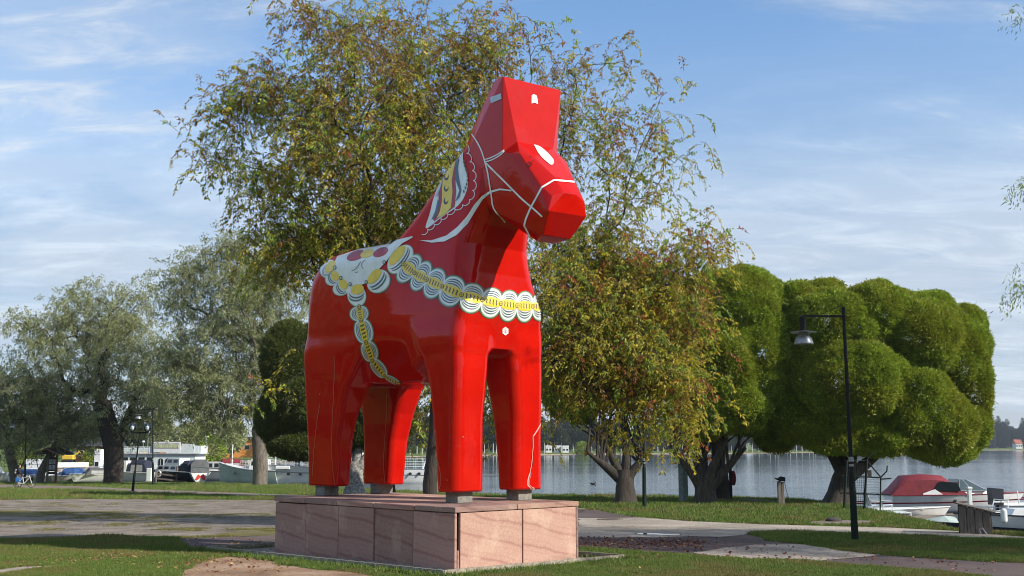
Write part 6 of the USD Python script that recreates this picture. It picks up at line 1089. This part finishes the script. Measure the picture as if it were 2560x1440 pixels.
o = Boat('motorboat', 'white motorboat with a broad black stripe at the right edge behind the plank box', 2585, 47, 5.6, 2.1, 1.05, .92, pi - .10, stripe='black_hull', sz=(.42, .80), group=None, draft=.3); o.rail(9, 12, .3); o.cabin(-.6, 1.3, 1.6, .9, 1.25, win=False); o.t.part('fender', trimesh.creation.capsule(height=.35, radius=.13, transform=trimesh.transformations.translation_matrix([1.6, .9, 1.0])), 'white_gelcoat', smooth=True)
o = Boat('motorboat', 'open white motorboat with a black outboard tilted up at the right edge', 2606, 60, 5.0, 1.9, .85, .75, .12, group=None); o.outboard(0, 'black_hull', 1.5); o.t.part('hoop', MB().tube([(-1.9, -.8, .8), (-1.9, -.7, 1.5), (-1.9, .7, 1.5), (-1.9, .8, .8)], .03, 6), 'rail_white')
o = Boat('motorboat', 'low grey motorboat moored between the cruiser bow and the right edge', 2530, 57, 3.8, 1.6, .6, .5, .3, hull='shade_grey', group=None); o.t.part('hoop', MB().tube([(-.9, -.6, .5), (-.75, -.5, 1.15), (-.75, .5, 1.15), (-.9, .6, .5)], .03, 6), 'rail_white')
rp = [level(x, y, -1.98) for x, y in ((2225, 1293), (2400, 1281), (2470, 1290), (2420, 1304), (2310, 1304), (2240, 1297))]; single('boat_ramp', MB().prism([p[:2] for p in rp], .35, np.array([[1, 0, 0, 0], [0, 1, 0, 0], [0, 0, 1, -2.33], [0, 0, 0, 1.0]])), 'gravel', kind='structure')
rp = [level(x, y, -1.55) for x, y in ((2305, 1300), (2380, 1291), (2400, 1299), (2378, 1308), (2340, 1306))]; tp = MB(); pv = np.array(rp); cpt = pv.mean(0) + [0, 0, .2]; tp.add(np.vstack([pv, [cpt], pv - [0, 0, .35]]), [(i, (i + 1) % 5, 5) for i in range(5)] + [(i, 6 + i, 6 + (i + 1) % 5, (i + 1) % 5)[:3] for i in range(5)] + [((i + 1) % 5, i, 6 + (i + 1) % 5) for i in range(5)]); single('green_tarpaulin', tp, 'pale_green_hull', 'pale green tarpaulin heap on the bank left of the plank box', 'tarpaulin')
# duck, rock, road ironware, puddle
b = level(1483, 1211, WATER_Z); dk_ = m3.Manifold.batch_hull([m3.Manifold.sphere(r, 16).translate(p) for r, p in ((.13, (0, 0, .08)), (.10, (-.16, 0, .10)), (.03, (-.32, 0, .16)), (.09, (.14, 0, .09)))]) + m3.Manifold.batch_hull([m3.Manifold.sphere(r, 14).translate(p) for r, p in ((.06, (.16, 0, .13)), (.05, (.21, 0, .24)))]) + m3.Manifold.batch_hull([m3.Manifold.sphere(r, 14).translate(p) for r, p in ((.065, (.22, 0, .26)), (.05, (.25, 0, .27)))]); D_k = Thing('duck', 'dark duck swimming on the lake right of the horse legs', 'duck', b); D_k.part('body', trimesh.Trimesh(*mf_arr(dk_.scale((1.0, 1.0, .85)))), 'tyre', smooth=50); D_k.part('beak', MB().hull([(.27, -.025, .215), (.27, .025, .215), (.345, -.02, .20), (.345, .02, .20), (.27, 0, .245)]), 'lamp_metal')
rk = trimesh.creation.icosphere(3, 1.0); v = np.array(rk.vertices); v = v * (1 + .35 * (meshkit.fbm(v * 1.5 + 3, 3) - .5)[:, None]) * [.26, .18, .12]; b = G(2084, 1304); single('rock', (v + b + [0, 0, .03], rk.faces), 'dark_core', 'small dark rock on the lawn edge left of the tall lamp', 'rock', smooth=40)
b = G(1526, 1300); man = Thing('manhole_cover', 'round manhole cover set in the sandy path right of the plinth', 'manhole cover', b + [0, 0, .014]); man.part('rim', MB().lathe([(.42, 0), (.42, .02), (.33, .02), (.33, 0)], (0, 0, 0), 28), 'gravel'); man.part('lid', MB().lathe([(.001, .016), (.32, .016), (.32, 0), (.001, 0)], (0, 0, 0), 28), 'dark_core')
LM['puddle_water'] = usdkit.material(stage, '/World/Looks/puddle_water', {'p': ('principled_bsdf', {'base_color': (.03, .03, .032), 'roughness': .02, 'ior': 1.33})}, [], surface='p.BSDF')
pp_ = ragged(Polygon(G(*np.array([(1582, 1335.5), (1600, 1334), (1640, 1334.5), (1660, 1336.3), (1700, 1336.5), (1704, 1338.3), (1660, 1339), (1640, 1337.6), (1600, 1337.6)], float).T)[:, :2]), .05, .12, 3); v, f = trimesh.creation.triangulate_polygon(pp_, engine='earcut'); single('puddle', (np.column_stack([v, gz(v[:, 1]) + .018]), f), 'puddle_water', kind='structure')
# ---------------------------------------------------------------- the cyclist
b = G(44, 1219); hu = lambda parts: m3.Manifold.batch_boolean([m3.Manifold.batch_hull([m3.Manifold.sphere(ra, 14).translate(a), m3.Manifold.sphere(rb, 14).translate(c)]) for (ra, a), (rb, c) in parts], m3.OpType.Add)
def organic(parts, edge=.05, it=12):
    M = hu(parts).refine_to_length(edge); v, f = mf_arr(M); t = trimesh.Trimesh(v, f); trimesh.smoothing.filter_taubin(t, iterations=it); return t
Pn = Thing('person', 'person in a black jacket with a pale backpack walking beside a bicycle', 'person', b, .25); hip, sh = .93, 1.43
body = organic([((.12, (.0, .09, hip)), (.12, (0, -.09, hip))), ((.13, (0, 0, hip + .05)), (.15, (.02, 0, 1.25))), ((.12, (.02, .12, 1.36)), (.12, (.02, -.12, 1.36))), ((.15, (.02, 0, 1.25)), (.11, (.03, 0, sh))), ((.06, (.03, 0, 1.45)), (.055, (.04, 0, 1.56))), ((.10, (.05, 0, 1.68)), (.085, (.07, 0, 1.60))),
    ((.085, (.02, .10, .9)), (.06, (.10, .10, .50))), ((.06, (.10, .10, .50)), (.042, (.05, .10, .09))), ((.045, (.04, .10, .05)), (.035, (.20, .11, .035))), ((.085, (-.02, -.10, .9)), (.06, (-.04, -.10, .48))), ((.06, (-.04, -.10, .48)), (.042, (-.16, -.10, .10))), ((.045, (-.17, -.10, .05)), (.035, (-.03, -.11, .035))),
    ((.055, (.03, .20, 1.38)), (.042, (.02, .25, 1.10))), ((.042, (.02, .25, 1.10)), (.03, (.14, .26, .90))), ((.055, (.03, -.20, 1.38)), (.042, (.14, -.30, 1.16))), ((.042, (.14, -.30, 1.16)), (.03, (.36, -.34, 1.03))), ((.03, (.38, -.34, 1.03)), (.018, (.46, -.35, 1.01)))], .04)
Pn.part('body', body, 'skin', smooth=60)
grow = lambda parts, g: [((ra + g, a), (rb + g, c)) for (ra, a), (rb, c) in parts]
Pn.part('trousers', organic(grow([((.12, (.0, .08, hip)), (.12, (0, -.08, hip))), ((.085, (.02, .10, .9)), (.065, (.10, .10, .50))), ((.065, (.10, .10, .50)), (.05, (.05, .10, .12))), ((.085, (-.02, -.10, .9)), (.065, (-.04, -.10, .48))), ((.065, (-.04, -.10, .48)), (.05, (-.15, -.10, .14)))], .022)), 'khaki_cloth', smooth=60)
Pn.part('jacket', organic(grow([((.12, (0, 0, hip + .08)), (.15, (.02, 0, 1.25))), ((.12, (.02, .12, 1.36)), (.12, (.02, -.12, 1.36))), ((.15, (.02, 0, 1.25)), (.10, (.03, 0, sh))), ((.055, (.03, .20, 1.38)), (.045, (.02, .25, 1.10))), ((.045, (.02, .25, 1.10)), (.035, (.12, .26, .93))), ((.055, (.03, -.20, 1.38)), (.045, (.14, -.30, 1.16))), ((.045, (.14, -.30, 1.16)), (.035, (.33, -.335, 1.04)))], .022)), 'black_cloth', smooth=60)
Pn.part('hair', organic([((.108, (.025, 0, 1.71)), (.09, (.0, 0, 1.65)))], .03), 'dark_hair', smooth=60); Pn.part('backpack', organic([((.10, (-.20, .06, 1.15)), (.10, (-.18, -.06, 1.35))), ((.10, (-.20, -.06, 1.15)), (.10, (-.18, .06, 1.35)))], .05), 'grey_cloth', smooth=60)
for sd_ in (-1, 1): Pn.part('shoe', organic([((.06, (.03 if sd_ > 0 else -.18, sd_ * .10, .06)), (.045, (.2 if sd_ > 0 else -.03, sd_ * .11, .045)))], .03), 'black_cloth', smooth=60)
bb = b + [.62, -.20, 0]; bb[2] = gz(bb[1]); Bk = Thing('bicycle', 'white and blue bicycle wheeled along the far path by the person', 'bicycle', bb, .12)
for x in (-.52, .52):
    tor = trimesh.creation.torus(.335, .022, major_sections=28, minor_sections=6); tor.apply_transform(trimesh.transformations.rotation_matrix(pi / 2, [1, 0, 0])); tor.apply_translation([x, 0, .36]); w = Bk.part('wheel', tor, 'tyre', smooth=True); sp = MB(); [sp.bar((x, 0, .36), (x + .32 * math.cos(a), 0, .36 + .32 * math.sin(a)), .004, 3) for a in np.arange(12) * pi / 6]; cd(stage.GetPrimAtPath(Bk.part('spokes', sp, 'chrome', under=w)), kind='stuff')
f_ = MB(); [f_.bar(a, c, .022, 6) for a, c in (((-.52, 0, .36), (-.05, 0, .33)), ((-.05, 0, .33), (-.18, 0, .85)), ((-.52, 0, .36), (-.16, 0, .78)), ((-.05, 0, .33), (.36, 0, .80)), ((-.16, 0, .76), (.34, 0, .88)), ((.33, 0, .95), (.52, 0, .36)))]; Bk.part('frame', f_, 'white_gelcoat', smooth=40); Bk.part('handlebar', MB().tube([(.22, -.28, 1.02), (.32, -.12, 1.03), (.32, .12, 1.03), (.22, .28, 1.02)], .016, 6), 'tyre'); Bk.part('saddle', MB().hull([(-.30, -.08, .90), (-.30, .08, .90), (-.04, 0, .91), (-.28, 0, .95), (-.3, 0, .86)]), 'tyre'); Bk.part('pannier', MB().box((-.50, .14, .62), (.32, .14, .34), bev=.03).box((-.50, -.14, .62), (.32, .14, .34), bev=.03), 'bike_blue'); Bk.part('crank', MB().bar((-.05, -.08, .33), (.06, -.08, .20), .012, 5).box((.06, -.12, .19), (.10, .08, .025)), 'chrome')
# ---------------------------------------------------------------- turf and fallen leaves
gr_ = np.random.default_rng(9); hard = unary_union([p for n_, p in SHEETS if n_ not in ('worn_grass',)] + [Polygon([c[:2] for c in cor])])
leafmat('turf_blade', [(0, (0.078, 0.130, 0.021)), (.5, (0.130, 0.202, 0.033)), (.85, (0.189, 0.247, 0.046)), (1, (0.312, 0.273, 0.104))], transl=.3, rough=.6)
leafmat('turf_dry', [(0, (.10, .11, .025)), (.5, (.19, .18, .05)), (1, (.32, .26, .10))], transl=.3, rough=.6)
def turf(n, h, spread):
    a = gr_.uniform(0, 2 * pi, n); r = spread * np.sqrt(gr_.random(n)); P = np.stack([r * np.cos(a), r * np.sin(a), np.zeros(n) - .004], 1); D = np.stack([gr_.normal(0, .42, n), gr_.normal(0, .42, n), np.ones(n)], 1); return leaves(P, D, h * gr_.uniform(.5, 1.2, n), .010, gr_, fold=.1)
tp_ = [(*turf(26, .065, .12), ) for _ in range(8)]
def scatter(n, y0, y1, pw, x0=-40, x1=2600):
    yy = y0 + (y1 - y0) * gr_.random(n) ** pw; P = G(gr_.uniform(x0, x1, n), yy); return P
P = np.vstack([scatter(95000, 1330, 1446, .80), scatter(26000, 1252, 1345, 1.0), scatter(14000, 1206, 1260, .8)]); P = P[~shapely.contains_xy(hard, P[:, 0], P[:, 1]) & shapely.contains_xy(land, P[:, 0], P[:, 1])]
bare = shapely.contains_xy(worn, P[:, 0], P[:, 1]) & (gr_.random(len(P)) < .45); P = P[~bare]; n = len(P); P[:, 2] = gz(P[:, 1]); dist = np.clip(P[:, 1] / 22, .8, 2.6)
g_ = instancer('/World/lawn_grass', [((v), 'turf_blade', uv) for v, uv in tp_[:4]] + [((v), 'turf_dry', uv) for v, uv in tp_[4:]], P, gr_.integers(0, 4, n) + 4 * (meshkit.fbm(P * [.9, .9, 0] + 2, 4, 6) + gr_.normal(0, .09, n) > .60), yaw_quat(gr_.uniform(-pi, pi, n)), dist * gr_.uniform(.5, 1.25, n) * (.55 + 1.0 * meshkit.fbm(P * [1.1, 1.1, 0] + 5, 3, 2)), kind='stuff'); cd(g_.GetPrim(), label='short green turf covering the park lawns', category='grass')
# tufts spilling over the edge of the bare earth and the boards
ed = LineString([tuple(c[:2]) for c in cor] + [tuple(cor[0][:2])]); pts = [ed.interpolate(t).coords[0] for t in np.sort(gr_.uniform(0, ed.length, 900))]; P2 = np.array([(x, y, gz(y)) for x, y in pts]); out = P2[:, :2] - np.mean([c[:2] for c in cor], 0); P2[:, :2] += out / np.linalg.norm(out, axis=1, keepdims=True) * gr_.uniform(.03, .30, (len(P2), 1)); n = len(P2)
g_ = instancer('/World/edge_grass', [((v), 'turf_blade', uv) for v, uv in tp_[:4]], P2, gr_.integers(0, 4, n), yaw_quat(gr_.uniform(-pi, pi, n)), gr_.uniform(.9, 2.0, n), kind='stuff'); cd(g_.GetPrim(), label='longer grass growing along the boards round the plinth', category='grass')
leafmat('dead_leaf', [(0, (.10, .03, .02)), (.4, (.20, .07, .04)), (.75, (.30, .17, .06)), (1, (.42, .33, .10))], transl=.15)
def flat_leaf(k): a = gr_.uniform(0, 2 * pi, 1); return leaves(np.zeros((1, 3)), np.stack([np.cos(a), np.sin(a), np.full(1, .05)], 1), .065, .036, gr_, fold=.12)
lp = []
for k in range(8): (v, f), uv = flat_leaf(k); lp.append(((v, f), 'dead_leaf', np.full_like(uv, (k % 4) / 3.5)))
Q = np.vstack([G(gr_.uniform(1449, 1760, 700), 1362 + gr_.normal(0, 7, 700)), G(gr_.uniform(1449, 2000, 250), gr_.uniform(1345, 1400, 250)), G(gr_.uniform(0, 520, 420), 1400 + gr_.normal(0, 9, 420)), G(gr_.uniform(0, 700, 350), gr_.uniform(1345, 1436, 350)), G(gr_.uniform(1450, 2500, 260), gr_.uniform(1385, 1440, 260)), G(gr_.uniform(440, 720, 120), gr_.uniform(1392, 1436, 120))]); n = len(Q); Q[:, 2] = gz(Q[:, 1]) + .035
kk = np.where((Q[:, 0] > 0) & (gr_.random(n) < .75), gr_.integers(0, 2, n), gr_.integers(1, 4, n)) + 4 * gr_.integers(0, 2, n)
g_ = instancer('/World/fallen_leaves', lp, Q, kk, yaw_quat(gr_.uniform(-pi, pi, n)), gr_.uniform(.6, 1.3, n), kind='stuff'); cd(g_.GetPrim(), label='fallen autumn leaves scattered over asphalt and lawn', category='leaves')
Wd = np.vstack([G(gr_.uniform(-40, 690, 2600), 1252 + 92 * gr_.random(2600)), G(gr_.uniform(-40, 300, 500), 1283 + gr_.normal(0, 5, 500)), G(gr_.uniform(470, 690, 500), 1330 + gr_.normal(0, 7, 500))]); kp = meshkit.fbm(Wd * [.55, .55, 0] + 11, 3, 3) > .645; Wd = Wd[kp & shapely.contains_xy(yard, Wd[:, 0], Wd[:, 1])]; n = len(Wd); Wd[:, 2] = gz(Wd[:, 1]) + .004
g_ = instancer('/World/gravel_weeds', [((v), 'turf_dry', uv) for v, uv in tp_[4:]], Wd, gr_.integers(0, 4, n), yaw_quat(gr_.uniform(-pi, pi, n)), np.stack([gr_.uniform(1.2, 3.0, n), gr_.uniform(1.2, 3.0, n), gr_.uniform(.3, .7, n)], 1), kind='stuff'); cd(g_.GetPrim(), label='low dry weeds scattered over the gravel yard', category='weeds')
